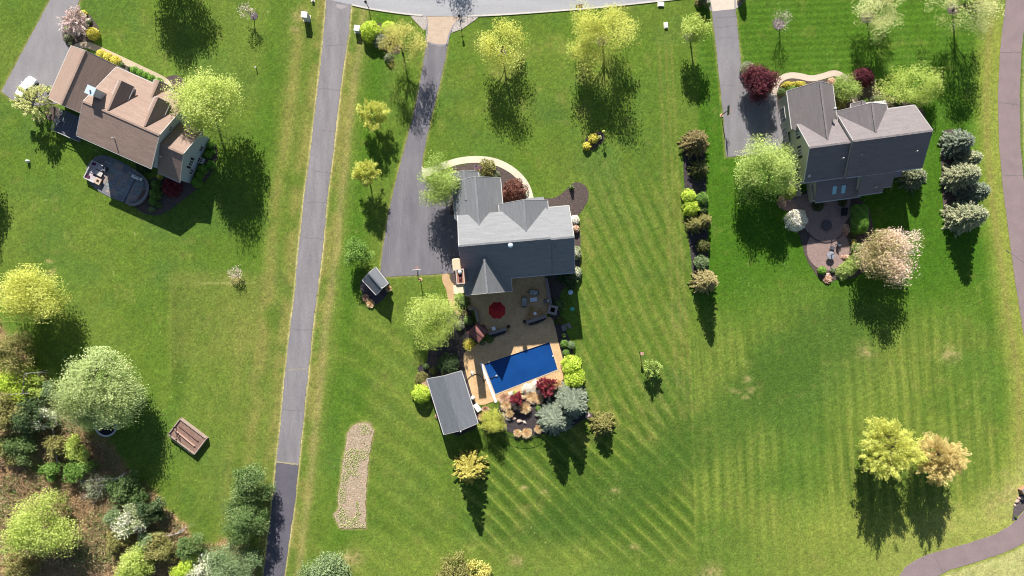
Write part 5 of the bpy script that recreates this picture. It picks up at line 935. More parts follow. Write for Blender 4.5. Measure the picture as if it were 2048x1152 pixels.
# ================================================================ VEGETATION
def L3(r, g, b, f=1.0):
    c = lin((r, g, b)); c = c*.88+.12*c.mean(); return tuple(np.clip(c/GAIN*f*1.45, .004, .9))
LM = {
 'yel':   leafmat('yellow_green_leaves', [(0, L3(150, 150, 50, 1.32)), (.5, L3(196, 200, 80, 1.32)), (1, L3(226, 226, 130, 1.32))], .45),
 'pale':  leafmat('pale_yellow_leaves', [(0, L3(160, 160, 90, 1.32)), (.5, L3(206, 208, 140, 1.32)), (1, L3(232, 230, 180, 1.32))], .45),
 'gold':  leafmat('golden_leaves', [(0, L3(158, 150, 66, 1.32)), (.5, L3(202, 194, 96, 1.32)), (1, L3(226, 218, 132, 1.32))], .4),
 'orange': leafmat('orange_gold_leaves', [(0, L3(158, 138, 76, 1.32)), (.5, L3(204, 184, 110, 1.32)), (1, L3(228, 212, 150, 1.32))], .4),
 'lime':  leafmat('lime_leaves', [(0, L3(128, 148, 48, 1.3)), (.5, L3(174, 192, 80, 1.3)), (1, L3(212, 218, 130, 1.3))], .45),
 'soft':  leafmat('soft_green_leaves', [(0, L3(110, 134, 50, 1.32)), (.5, L3(154, 178, 78, 1.32)), (1, L3(200, 210, 128, 1.32))], .4),
 'willow': leafmat('willow_leaves', [(0, L3(130, 150, 84, 1.32)), (.5, L3(174, 190, 120, 1.32)), (1, L3(210, 216, 158, 1.32))], .4),
 'green': leafmat('mid_green_leaves', [(0, L3(66, 98, 40)), (.5, L3(108, 140, 68)), (1, L3(164, 182, 116))], .35),
 'bright': leafmat('bright_green_leaves', [(0, L3(80, 126, 36)), (.5, L3(122, 164, 58)), (1, L3(176, 204, 104))], .4),
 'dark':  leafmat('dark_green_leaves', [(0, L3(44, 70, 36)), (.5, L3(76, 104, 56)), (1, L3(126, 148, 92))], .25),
 'box':   leafmat('boxwood_leaves', [(0, L3(90, 140, 30)), (.5, L3(126, 182, 50)), (1, L3(170, 212, 86))], .3),
 'chart': leafmat('chartreuse_leaves', [(0, L3(140, 166, 20, 1.32)), (.5, L3(184, 208, 44, 1.32)), (1, L3(222, 236, 100, 1.32))], .4),
 'gyel':  leafmat('yellow_spirea_leaves', [(0, L3(170, 160, 30, 1.32)), (.5, L3(222, 212, 66, 1.32)), (1, L3(244, 236, 130, 1.32))], .4),
 'blue':  leafmat('blue_spruce_needles', [(0, L3(80, 96, 78)), (.5, L3(132, 148, 124)), (1, L3(192, 198, 172))], .12),
 'bluewarm': leafmat('grey_green_spruce_needles', [(0, L3(96, 108, 76, 1.32)), (.5, L3(150, 158, 120, 1.32)), (1, L3(206, 200, 160, 1.32))], .12),
 'gcon':  leafmat('golden_conifer_needles', [(0, L3(112, 106, 26, 1.32)), (.5, L3(158, 148, 50, 1.32)), (1, L3(206, 196, 96, 1.32))], .2),
 'olive': leafmat('olive_needles', [(0, L3(96, 96, 40)), (.5, L3(140, 138, 66)), (1, L3(184, 176, 100))], .2),
 'tan':   leafmat('tan_olive_needles', [(0, L3(120, 110, 62)), (.5, L3(176, 162, 100)), (1, L3(214, 202, 146))], .2),
 'brown': leafmat('bronze_needles', [(0, L3(90, 80, 44)), (.5, L3(140, 126, 74)), (1, L3(190, 172, 110))], .2),
 'red':   leafmat('dark_red_leaves', [(0, L3(64, 20, 34)), (.5, L3(104, 36, 54)), (1, L3(156, 76, 86))], .3),
 'rred':  leafmat('crimson_leaves', [(0, L3(104, 22, 36)), (.5, L3(158, 44, 62)), (1, L3(206, 96, 104))], .35),
 'barb':  leafmat('barberry_leaves', [(0, L3(86, 44, 34)), (.5, L3(134, 80, 66)), (1, L3(184, 128, 104))], .3),
 'pink':  leafmat('pink_blossom', [(0, L3(120, 122, 60, 1.32)), (.28, L3(176, 164, 110, 1.32)), (.6, L3(214, 184, 166, 1.32)), (1, L3(244, 218, 212, 1.32))], .4),
 'pinkw': leafmat('pink_white_blossom', [(0, L3(130, 120, 84, 1.32)), (.4, L3(206, 176, 170, 1.32)), (1, L3(246, 224, 224, 1.32))], .4),
 'whitef': leafmat('white_blossom_shrub', [(0, L3(76, 104, 46, 1.32)), (.45, L3(134, 150, 84, 1.32)), (.6, L3(226, 220, 196, 1.32)), (1, L3(250, 244, 232, 1.32))], .35),
 'creamf': leafmat('cream_blossom', [(0, L3(206, 180, 150, 1.55)), (.5, L3(240, 222, 200, 1.55)), (1, L3(252, 240, 226, 1.55))], .3),
 'flower': leafmat('yellow_blossom', [(0, L3(120, 150, 20)), (.4, L3(220, 204, 40)), (1, L3(250, 236, 110))], .3),
 'straw': leafmat('straw_blades', [(0, L3(176, 140, 96, 1.55)), (.5, L3(216, 182, 136, 1.55)), (1, L3(240, 214, 176, 1.55))], .3),
 'rust':  leafmat('dry_pink_stems', [(0, L3(140, 100, 78, 1.55)), (.5, L3(196, 156, 130, 1.55)), (1, L3(226, 200, 176, 1.55))], .2),
 'sage':  leafmat('sage_green_leaves', [(0, L3(88, 116, 68)), (.5, L3(136, 162, 104)), (1, L3(180, 196, 146))], .35),
 'sagesh': leafmat('grey_sage_shrub_leaves', [(0, L3(96, 112, 78)), (.5, L3(146, 156, 116)), (1, L3(196, 200, 160))], .25),
 'shade': leafmat('shaded_olive_needles', [(0, L3(70, 80, 30)), (.5, L3(104, 112, 50)), (1, L3(140, 144, 76))], .2),  # darker copy of the olive needles, shade put into the colour
 'litter': leafmat('dry_leaf_litter', [(0, L3(116, 88, 60)), (.5, L3(176, 138, 98)), (1, L3(222, 190, 146))], .1),
}
BARK = mat('grey_brown_bark', A(120, 104, 94), A(84, 72, 66), 3, bump=.6, bscale=12); BARKP = mat('pale_bark', A(196, 186, 178), A(150, 142, 136), 3, bump=.4, bscale=10)
def cards(C, L, Wd, g, up=.8, along=None, aj=.35):
    'rhombic leaf cards at C; facing mostly up; optional direction of the blade'
    n = len(C); nrm = g.normal(size=(n, 3))*.62+np.array((-.10, .62, .62))*(up+.45); nrm /= np.linalg.norm(nrm, axis=1)[:, None]
    t = g.normal(size=(n, 3)) if along is None else along+g.normal(size=(n, 3))*aj
    t -= nrm*(t*nrm).sum(1)[:, None] if along is None else 0
    t /= np.linalg.norm(t, axis=1)[:, None]+1e-9; b = np.cross(nrm, t); b /= np.linalg.norm(b, axis=1)[:, None]+1e-9
    l = (L*g.uniform(.65, 1.35, n))[:, None]/2; w_ = (Wd*g.uniform(.7, 1.3, n))[:, None]/2
    V = np.stack([C-t*l, C+b*w_, C+t*l, C-b*w_], 1).reshape(-1, 3); F = np.arange(n*4).reshape(n, 4); return V, F
def leafobj(name, C, L, W_, tint, m, parent, g, **kw):
    V, F = cards(C, L, W_, g, **kw); return link(name, npmesh(name, V, F, m, {'tint': np.repeat(np.clip(tint, 0, 1), 4)}), parent)
SEED = [100]
def nextg(): SEED[0] += 1; return np.random.default_rng(SEED[0])
def woody(t, g, Ht, fork, r0, clumps, m=BARK, nl=6, twig=True, base=None, lean=(0, 0)):
    'trunk, limbs and twigs reaching the leaf clumps'
    tr = MB(); top = np.array((lean[0]*.8, lean[1]*.8, Ht*.62)); f = np.array((lean[0]*.25, lean[1]*.25, fork))
    tr.tube([(0, 0, -.15), (f*.5+g.normal(size=3)*[.03, .03, 0]), f, (f+top)/2, top], [r0*1.25, r0, r0*.85, r0*.55, r0*.2], 7)
    tr.build('trunk', m, t, True)
    br = MB(); az = np.arctan2(clumps[:, 1]-lean[1]*.5, clumps[:, 0]-lean[0]*.5)+.7*clumps[:, 2]/Ht; order = np.argsort(az)
    for grp in np.array_split(order, nl):
        if not len(grp): continue
        cen = clumps[grp].mean(0); s0 = f+(top-f)*g.uniform(0, .45); mid = s0*.45+cen*.55+np.array((0, 0, -.06*Ht)); end = cen*.85+s0*.15
        br.tube([s0, (s0+mid)/2+np.array((0, 0, .02*Ht)), mid, end], [r0*.5, r0*.38, r0*.26, r0*.1], 5, False)
        if twig:
            for k in grp:
                c = clumps[k]; a = mid if g.random() < .6 else s0*.2+mid*.8; q = (a+c)/2+g.normal(size=3)*.12
                br.tube([a, q, c], [r0*.2, r0*.13, r0*.04+.006], 4, False)
    br.build('branches', m, t)
def tree(name, label, cat, px, py, rpx, Ht, mk, group=None, rz=None, rat=1.0, rot=0., nc=46, cr=None, nleaf=7020, ls=.24, fork=None, r0=None, base=None, spread=(.35, .98), hang=0., spike=0., bark=BARK, nl=7, top=.55, gap=0., tintf=None, low=-.5):
    'px, py, rpx: where the crown shows in the photograph; base: pixel of the trunk foot when it shows'
    g = nextg(); rz = rz or min(Ht*.42, rpx*S*.95); hc = Ht-rz; c = P(px, py, hc); Rr = rpx*S*(1-hc/H)
    b = P(*base, 0) if base else np.array((c[0], c[1], 0.)); t = thing(name, label, cat, b, 0, group); off = np.array((c[0]-b[0], c[1]-b[1], hc))
    fork = fork if fork is not None else max(.12*Ht, hc-rz*.9); r0 = r0 or .016*Ht+.02
    d = g.normal(size=(nc*5, 3)); d /= np.linalg.norm(d, axis=1)[:, None]; d = d[d[:, 2] > low][:nc]; nc = len(d)
    fr = g.uniform(spread[0], spread[1], nc)**.6; lob = 1+.16*np.sin(3*np.arctan2(d[:, 1], d[:, 0])+g.uniform(0, 6))+.08*g.normal(size=nc)
    ca, sa = math.cos(R(rot)), math.sin(R(rot)); e = d*fr[:, None]*lob[:, None]*np.array((Rr, Rr*rat, rz)); e[:, :2] = e[:, :2]@np.array(((ca, sa), (-sa, ca)))
    cl = e+off; cr = cr or Rr*.19
    cvar = g.uniform(.6, 1.35, nc); ci = g.choice(nc, nleaf, p=cvar**1.6/np.sum(cvar**1.6))
    if gap: ci = ci[g.random(nleaf) > gap]
    n = len(ci)
    if spike:
        rad = e[ci]/np.linalg.norm(e[ci], axis=1)[:, None]; u = g.uniform(-1, .55, n); C = cl[ci]+rad*(u*spike)[:, None]+g.normal(size=(n, 3))*cr*.4; al = rad
    else: C = cl[ci]+np.clip(g.normal(size=(n, 3)), -1.7, 1.7)*np.array((1, 1, .6))*(cr*cvar)[ci][:, None]; al = None
    if hang: C[:, 2] -= np.abs(g.normal(size=n))*hang; al = np.tile((0, 0, -1.0), (n, 1))+ (e[ci]*[1, 1, 0])/Rr*.9
    C[:, 2] = np.maximum(C[:, 2], .25)
    ctint = g.random(nc); tint = .45*ctint[ci]+.55*g.random(n)
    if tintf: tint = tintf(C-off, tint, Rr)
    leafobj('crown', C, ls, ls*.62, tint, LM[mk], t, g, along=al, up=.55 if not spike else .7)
    woody(t, g, Ht, fork, r0, cl, bark, nl, True, None, (off[0], off[1])); return t
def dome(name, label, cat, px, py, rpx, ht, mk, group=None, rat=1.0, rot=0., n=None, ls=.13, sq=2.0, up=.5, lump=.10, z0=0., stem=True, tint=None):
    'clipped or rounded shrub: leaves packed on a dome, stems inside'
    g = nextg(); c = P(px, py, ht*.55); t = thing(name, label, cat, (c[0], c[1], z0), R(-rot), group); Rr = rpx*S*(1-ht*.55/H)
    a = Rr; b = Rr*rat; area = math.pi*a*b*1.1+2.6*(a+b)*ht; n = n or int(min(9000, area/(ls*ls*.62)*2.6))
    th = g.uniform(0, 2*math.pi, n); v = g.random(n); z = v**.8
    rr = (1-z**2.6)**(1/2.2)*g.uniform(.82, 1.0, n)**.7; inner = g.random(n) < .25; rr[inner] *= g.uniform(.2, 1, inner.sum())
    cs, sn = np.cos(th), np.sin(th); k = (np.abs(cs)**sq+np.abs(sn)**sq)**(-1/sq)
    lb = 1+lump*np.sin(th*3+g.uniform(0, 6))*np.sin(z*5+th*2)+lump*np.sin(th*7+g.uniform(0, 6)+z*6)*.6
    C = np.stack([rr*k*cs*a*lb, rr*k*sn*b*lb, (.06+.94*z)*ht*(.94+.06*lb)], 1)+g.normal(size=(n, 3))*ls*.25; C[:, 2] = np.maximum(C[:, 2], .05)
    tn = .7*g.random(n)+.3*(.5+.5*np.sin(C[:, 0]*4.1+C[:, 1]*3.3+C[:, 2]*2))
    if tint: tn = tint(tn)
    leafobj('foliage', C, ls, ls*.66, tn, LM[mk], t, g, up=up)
    if stem:
        m = MB()
        for i in range(5): q = 2*math.pi*i/5+.4; m.tube([(0, 0, 0), (a*.25*math.cos(q), b*.25*math.sin(q), ht*.4), (a*.55*math.cos(q), b*.55*math.sin(q), ht*.75)], [.05*ht**.5, .035, .012], 4, False)
        m.build('stems', BARK, t)
    return t
def tuft(label, px, py, rpx, ht, mk='straw', group='cut back ornamental grasses', n=900, rat=1., rot=0., name='ornamental_grass', cat='grass clump', z0=0.):
    'clump of blades fanning from the root'
    g = nextg(); c = P(px, py, ht*.6); t = thing(name, label, cat, (c[0], c[1], z0), R(-rot), group); a = rpx*S
    th = g.uniform(0, 2*math.pi, n); q = np.sqrt(g.random(n)); d = np.stack([np.cos(th)*q*a, np.sin(th)*q*a*rat, ht*(1-.35*q*q)*g.uniform(.75, 1.1, n)], 1)
    u = g.uniform(.45, 1, n)[:, None]; C = d*u; al = d/np.linalg.norm(d, axis=1)[:, None]
    leafobj('blades', C, .34, .075, g.random(n), LM[mk], t, g, along=al, up=.6, aj=.2); m = MB(); m.lathe([(a*.5, 0), (a*.35, ht*.25), (.03, ht*.4)], 9); m.build('crown', mat('straw_core', A(206, 170, 126)), t); return t
def conifer(name, label, cat, px, py, rpx, Ht, mk, group=None, base=None, levels=None, nb=11, ls=.3, droop=.18, dens=1.0, blunt=.85, low=.06, wd=.34):
    'whorled branches on a straight leader, sprays along each branch'
    g = nextg(); hc = Ht*.35; c = P(px, py, hc); b = P(*base, 0) if base else np.array((c[0], c[1], 0.)); t = thing(name, label, cat, b, 0, group); Rr = rpx*S*(1-Ht*.25/H)
    levels = levels or int(8+Ht*2.2); Cs = []; Al = []; Tn = []; br = MB()
    for i in range(levels):
        f = (i+.3)/levels; z = Ht*(low+(1-low)*f); Lb = Rr*(1-f)**blunt*g.uniform(.85, 1.08)+.12; m = max(5, int(nb*(1-.45*f))); a0 = g.uniform(0, 6.3)
        for k in range(m):
            a = a0+2*math.pi*k/m+g.normal()*.12; L_ = Lb*g.uniform(.78, 1.12); dr = np.array((math.cos(a), math.sin(a), 0)); sd = np.array((-dr[1], dr[0], 0))
            n = max(6, int(dens*26*L_)); u = g.uniform(.12, 1, n)**.8; lat = g.uniform(-1, 1, n)*wd*L_*(1.05-u)*.9
            p = dr*(u*L_)[:, None]+sd*lat[:, None]; p[:, 2] = z-droop*L_*u*(1.6-u)-np.abs(lat)*.18+g.normal(size=n)*.05; Cs.append(p)
            Al.append(dr+sd*np.sign(lat)[:, None]*.8+np.array((0, 0, -.08))); Tn.append(.35*g.random()+.4*g.random(n)+.25*u)
            if L_ > .5: br.tube([(0, 0, z), tuple(dr*L_*.5+np.array((0, 0, z-droop*L_*.55))), tuple(dr*L_*.92+np.array((0, 0, z-droop*L_*.65)))], [.035, .025, .008], 3, False)
    C = np.concatenate(Cs); C[:, 2] = np.maximum(C[:, 2], .08); leafobj('crown', C, ls, ls*.36, np.concatenate(Tn), LM[mk], t, g, along=np.concatenate(Al), up=1.0, aj=.25)
    MB().tube([(0, 0, -.1), (0, 0, Ht*.5), (0, 0, Ht*.99)], [.02*Ht+.03, .012*Ht+.02, .01], 7).build('trunk', BARK, t, True); br.build('branches', BARK, t); return t

# ---- trees of the lawns
LG = 'yellow green shade trees on the lawns'
tree('shade_tree', 'largest yellow green tree beside the street on the middle lawn', 'tree', 1201, 66, 58, 9.2, 'yel', LG, nc=54, nleaf=16200, ls=.22, base=(1206, 86), gap=.1)
tree('shade_tree', 'yellow green tree right of the pink paver apron on the middle lawn', 'tree', 1007, 93, 44, 8.0, 'yel', LG, nc=39, nleaf=8640, ls=.21, base=(1004, 106), gap=.15)
tree('shade_tree', 'sparse yellow tree overhanging the centre driveway by the lime shrubs', 'tree', 803, 88, 42, 8.2, 'gold', LG, nc=43, nleaf=4860, ls=.19, base=(806, 108), cr=.55)
tree('spiky_tree', 'upper of two small golden trees between lane and driveway', 'tree', 747, 229, 31, 5.4, 'yel', 'small golden trees between lane and driveway', nc=168, nleaf=9213, ls=.17, spike=.32, cr=.4, base=(751, 243))
tree('spiky_tree', 'lower of two small golden trees between lane and driveway', 'tree', 732, 346, 28, 6.0, 'yel', 'small golden trees between lane and driveway', nc=168, nleaf=8775, ls=.17, spike=.32, cr=.4, base=(739, 360))
tree('young_tree', 'bright green young tree above the garden shed', 'tree', 714, 504, 24, 4.6, 'bright', None, nc=40, nleaf=3510, ls=.24, base=(722, 518))
tree('lime_tree', 'lime green tree beside the terrace side walk', 'tree', 868, 641, 47, 6.5, 'lime', None, nc=50, nleaf=12825, ls=.2, cr=.75, base=(886, 660))
tree('driveway_tree', 'soft green tree at the front corner of the centre house', 'tree', 880, 368, 42, 7.6, 'soft', None, nc=50, nleaf=10800, ls=.22, base=(890, 385), low=-.8, fork=.8)
tree('young_tree', 'bright green young tree with mulch ring left of the right driveway', 'tree', 1389, 59, 26, 6.6, 'lime', None, nc=45, nleaf=3510, ls=.24, base=(1380, 78))
tree('bare_tree', 'nearly bare whitish young tree in a mulch ring on the right front lawn', 'tree', 1564, 40, 20, 4.6, 'pinkw', None, nc=40, nleaf=420, ls=.15, base=(1558, 49), bark=BARKP)
tree('shade_tree', 'pale yellow open tree in a mulch ring near the top of the right lawn', 'tree', 1757, 24, 46, 7.0, 'pale', 'pale trees at the top right', nc=43, nleaf=5130, ls=.22, base=(1734, 37), cr=.6)
tree('shade_tree', 'pale yellow open tree beside the reddish path', 'tree', 1938, 10, 58, 10.4, 'pale', 'pale trees at the top right', nc=57, nleaf=6210, ls=.22, base=(1906, 20), cr=.65)
tree('lime_tree', 'wide open lime tree at the right house front', 'tree', 1829, 173, 58, 5.0, 'lime', None, rat=.66, nc=50, nleaf=8100, ls=.22, cr=.7, base=(1800, 206))
tree('lime_tree', 'dense lime tree between right driveway and sage gable wall', 'tree', 1534, 343, 56, 8.4, 'soft', None, nc=64, nleaf=20250, ls=.22, low=-.7, base=(1538, 352), tintf=lambda p, t, r: t*.8+.2)
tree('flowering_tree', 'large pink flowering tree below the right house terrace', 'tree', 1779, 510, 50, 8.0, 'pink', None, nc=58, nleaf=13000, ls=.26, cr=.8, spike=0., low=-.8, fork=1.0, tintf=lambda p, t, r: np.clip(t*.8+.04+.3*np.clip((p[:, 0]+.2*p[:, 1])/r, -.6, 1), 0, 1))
tree('spiky_tree', 'yellow green tree, left of the pair on the lower right lawn', 'tree', 1780, 898, 58, 10.6, 'yel', 'pair of trees on the lower right lawn', nc=360, nleaf=25312, ls=.21, spike=0.61, cr=.5, low=-.8, base=(1781, 884), fork=1.5)
tree('spiky_tree', 'orange gold tree, right of the pair on the lower right lawn', 'tree', 1879, 916, 46, 9.6, 'orange', 'pair of trees on the lower right lawn', nc=336, nleaf=20250, ls=.21, spike=0.50, cr=.45, low=-.8, base=(1874, 900), fork=1.5)
tree('young_tree', 'small pale green tree right of the birdhouse', 'tree', 1304, 737, 17, 3.3, 'soft', None, nc=96, nleaf=2531, ls=.2, spike=0.28, cr=.25)
tree('shade_tree', 'big yellow green tree at the corner of the brown roofed house', 'tree', 416, 206, 57, 12.0, 'lime', LG, nc=68, nleaf=21600, ls=.24, base=(430, 226), tintf=lambda p, t, r: t*.7+.3)
tree('shade_tree', 'yellow tree at the left edge above the wood', 'tree', 60, 590, 58, 8.6, 'yel', LG, rat=.82, nc=64, nleaf=18900, ls=.23, base=(75, 592))
tree('willow', 'large pale willow tree at the edge of the wood', 'willow tree', 193, 784, 71, 11.0, 'willow', None, rz=4.6, nc=190, nleaf=40500, ls=.26, cr=.75, hang=1.0, low=-.35, base=(204, 776), spread=(.6, 1), r0=.4)
tree('flowering_tree', 'spiky yellow and cream flowering tree over the white car', 'tree', 70, 206, 38, 5.0, 'pale', None, nc=120, nleaf=5062, ls=.25, spike=0.50, cr=.28, base=(92, 232), tintf=lambda p, t, r: t*.8)
tree('cherry_tree', 'pink white blossom tree in the bed by the left driveway', 'tree', 149, 44, 30, 3.4, 'pinkw', None, nc=144, nleaf=4387, ls=.2, spike=0.33, cr=.3, base=(160, 60))
tree('shade_tree', 'tree beyond the top edge casting a broad shadow on the left lawn', 'tree', 318, -95, 56, 9.6, 'yel', None, nc=57, nleaf=13500, ls=.24)
tree('shade_tree', 'tree beyond the left edge casting a shadow on the left lawn', 'tree', -78, 345, 42, 8, 'yel', None, nc=43, nleaf=8100, ls=.24)
tree('shade_tree', 'tree beyond the street casting twig shadows on the asphalt', 'tree', 888, -165, 40, 8.2, 'yel', None, nc=36, nleaf=4050, ls=.22)
tree('bare_tree', 'nearly bare pinkish tree in a mulch ring at the top of the left lawn', 'tree', 494, 22, 17, 3.6, 'pinkw', None, nc=36, nleaf=380, ls=.16, base=(507, 33), bark=BARKP)
tree('bare_tree', 'tiny pinkish budding tree alone on the left back lawn', 'tree', 470, 545, 13, 2.2, 'pinkw', None, nc=30, nleaf=420, ls=.15, base=(477, 552), bark=BARKP)
tree('young_tree', 'yellow green small tree beside the pool house', 'tree', 984, 842, 23, 3.6, 'yel', None, nc=45, nleaf=4320, ls=.19, tintf=lambda p, t, r: t*.6, low=-.8, fork=.4)
tree('red_maple', 'crimson maple at the pool corner', 'maple', 1093, 772, 19, 2.9, 'rred', 'crimson maples around the pool', nc=144, nleaf=5062, ls=.2, spike=0.25, cr=.22, low=-.3, fork=.4); tree('red_maple', 'smaller crimson maple among the straw clumps', 'maple', 1033, 798, 12.5, 2.2, 'rred', 'crimson maples around the pool', nc=108, nleaf=2531, ls=.18, spike=0.19, cr=.18, low=-.3, fork=.3)
tree('red_maple', 'dark red maple beside the right driveway', 'maple', 1522, 164, 29, 5.0, 'red', None, nc=95, nleaf=10800, ls=.24, low=-.7, fork=.5, base=(1524, 180))
tree('green_tree', 'mid green tree beside the right house door', 'tree', 1690, 176, 24, 3.6, 'soft', None, nc=39, nleaf=5670, ls=.2, low=-.7, fork=.4, tintf=lambda p, t, r: t*.85); 
# ---- wood at the lower left
WG = 'trees and shrubs of the wood'
wd = [('tree', 'olive brown tree at the left edge above the dead log', 28, 704, 38, 5.2, 'olive', 5000), ('tree', 'yellow green bush left of the bent dead branch', 28, 765, 38, 3.2, 'chart', 5000), ('tree', 'yellow green bush right of the bent dead branch', 66, 770, 20, 2.8, 'lime', 2600), ('tree', 'dark green tree below the dead log', 56, 832, 34, 4.4, 'dark', 4200), ('tree', 'white blossoming bush at the wood edge by the willow', 92, 838, 18, 3.4, 'whitef', 1900), ('tree', 'olive yellow tree below the dead log at the left edge', 10, 830, 32, 5, 'olive', 4500), ('tree', 'sage bush beside the willow at the dead log end', 98, 782, 15, 2.6, 'sage', 1600), ('tree', 'olive bush in the middle of the wood', 112, 893, 17, 2.6, 'olive', 1700), ('tree', 'dark green thicket tree in the shaded middle of the wood', 44, 893, 28, 3.2, 'green', 2600), ('tree', 'bright green bush on the tan ground of the wood', 98, 945, 18, 2.2, 'bright', 1800), ('tree', 'feathery yellow bush near the willow shadow', 153, 898, 24, 2.8, 'lime', 2400), ('tree', 'fresh green round bush above the fallen tree', 156, 942, 25, 2.5, 'bright', 2800), ('tree', 'big lime tree at the lower left', 80, 1048, 56, 7.4, 'lime', 14000), ('tree', 'green bush below the fallen tree', 246, 975, 30, 3, 'green', 3800), ('tree', 'dark bush right of the fallen tree', 276, 990, 16, 2.2, 'green', 1300), ('tree', 'deep green tree in the hollow of the wood', 302, 1022, 24, 3.6, 'dark', 3000), ('tree', 'white blossoming tree in the lower wood', 258, 1040, 30, 4.2, 'whitef', 4200), ('tree', 'sage green bush left of the white blossom', 228, 1030, 20, 3, 'sage', 2200), ('tree', 'lime tree at the bottom edge beside the wood', 272, 1132, 34, 5, 'lime', 6500), ('tree', 'olive tree at the bottom edge behind the lime tree', 318, 1098, 28, 4, 'olive', 4400), ('tree', 'pale green tree among the lower bushes', 296, 1085, 20, 3.6, 'sage', 2400), ('tree', 'mid green tree between olive and white bushes', 384, 1096, 28, 4.2, 'green', 4200), ('tree', 'chartreuse bush at the bottom edge', 374, 1140, 22, 3.4, 'chart', 2800), ('tree', 'white blossom tree at the bottom edge', 404, 1142, 26, 4.6, 'whitef', 3400), ('tree', 'wide sage green tree at the bottom edge beside the lane', 464, 1130, 46, 6.4, 'sage', 11000), ('tree', 'upper deep green tree leaning over the lane', 503, 966, 33, 6.4, 'green', 6500), ('tree', 'lower mid green tree leaning over the lane', 489, 1036, 38, 6.4, 'green', 8500), ('tree', 'sage green tree cut by the bottom edge right of the lane', 654, 1156, 42, 4.0, 'sage', 9000), ('tree', 'golden green bush at the bottom edge, left of two', 910, 1136, 30, 3.0, 'olive', 3600), ('tree', 'golden green bush at the bottom edge, right of two', 958, 1146, 22, 2.4, 'gold', 2200), ('tree', 'dry olive bush at the far left of the wood', 12, 900, 26, 2.4, 'olive', 1800), ('tree', 'green bush at the lower left corner', 36, 1140, 30, 3, 'olive', 2600), ('tree', 'olive bush between the white blossom and the lime tree', 236, 1082, 22, 2.4, 'olive', 2200)]
for nm, lb, px, py, r, ht, mk, nlf in wd:
    bigt = ht > 5.5
    tree('woodland_tree' if ht > 3 else 'woodland_bush', lb, 'tree' if ht > 3 else 'bush', px, py, r*1.02, ht*.95, mk, WG, nc=max(16, int(r*.85)), nleaf=int(nlf*1.15), ls=.26, low=-.6, fork=.3 if ht < 5 else 1.0, cr=max(.35, r*S*.2))
# dead wood
def deadwood(name, label, pts, rad, twigs, cat='dead wood', m=None, n=40, seed=3):
    p = [P(x, y, z) for x, y, z in pts]; c = p[0]*[1, 1, 0]; t = thing(name, label, cat, c); m = m or mat('bleached_wood', A(206, 196, 188), A(160, 150, 146), 3, bump=.4, bscale=9)
    MB().tube([q-c for q in p], rad, 7).build('trunk', m, t, True); b = MB(); g = np.random.default_rng(seed)
    for tw in twigs: q = [P(x, y, z)-c for x, y, z in tw]; b.tube(q, [rad[-1]*1.4]+[rad[-1]*.7]*(len(q)-2)+[.015], 5, False)
    for tw in twigs:
        a = P(*tw[-1])-c; a0 = P(*tw[-2])-c
        for k in range(4): q = a0+(a-a0)*g.uniform(.2, 1); d = (a-a0)/np.linalg.norm(a-a0)+g.normal(size=3)*.45; b.tube([q, q+d*g.uniform(.6, 1.5)], [.025, .006], 4, False)
    b.build('branches', m, t); return t
deadwood('dead_log', 'long grey dead trunk with a bent branch crossing the wood edge', [(-40, 793, 2.2), (20, 789, 2.4), (60, 787, 2.2), (90, 788, 1.6)], [.2, .19, .16, .1], [[(46, 787, 2.3), (48, 760, 3.0), (50, 749, 3.3)], [(50, 749, 3.3), (60, 746, 3.2), (80, 745, 2.9)]], m=mat('grey_dead_bark', A(170, 164, 166), A(136, 130, 134), 3, bump=.4))
deadwood('fallen_tree', 'bleached fallen tree with many bare branches in the wood', [(252, 947, 1.6), (236, 956, 1.7), (222, 964, 1.7), (205, 973, 1.5), (188, 984, 1.1)], [.26, .24, .2, .14, .07], [[(222, 964, 1.7), (205, 960, 1.9), (180, 960, 1.6), (158, 964, 1.2)], [(210, 970, 1.6), (190, 972, 1.8), (170, 980, 1.2)], [(205, 973, 1.5), (200, 985, 1.6), (187, 1008, 1.0)], [(195, 980, 1.3), (180, 990, 1.2), (166, 1000, .9)], [(236, 956, 1.7), (215, 958, 2.2), (196, 957, 2.4)], [(188, 984, 1.1), (176, 988, 1.0), (165, 990, .8)]])
tree('woodland_bush', 'grey green leafless looking bush around the fallen branches', 'bush', 190, 968, 26, 1.9, 'sagesh', WG, nc=40, nleaf=2025, ls=.2)
deadwood('fallen_branch', 'bent pale branch on the tan slope beside the lower wood', [(368, 1060, .7), (358, 1066, .9), (346, 1070, .7)], [.2, .16, .1], [[(346, 1070, .7), (330, 1072, .5), (300, 1078, .4)], [(358, 1066, .9), (362, 1060, 1.0), (366, 1057, .9)]])
for i, (pts, lb) in enumerate((([(104, 845, .4), (108, 870, .4), (112, 905, .35), (117, 935, .3), (128, 955, .25)], 'long thin fallen trunk along the wood edge'), ([(275, 1085, .3), (279, 1050, .5), (280, 1040, .4)], 'upright leaning dead stem in the lower wood'), ([(240, 1150, .3), (243, 1125, .4), (246, 1110, .3)], 'thin dead stem beside the bottom lime tree'))):
    deadwood('dead_branch', lb, pts, [.16]*(len(pts)-1)+[.06], [[pts[1], (pts[1][0]+8, pts[1][1]+12, .6), (pts[1][0]+14, pts[1][1]+22, .4)]], seed=9+i)
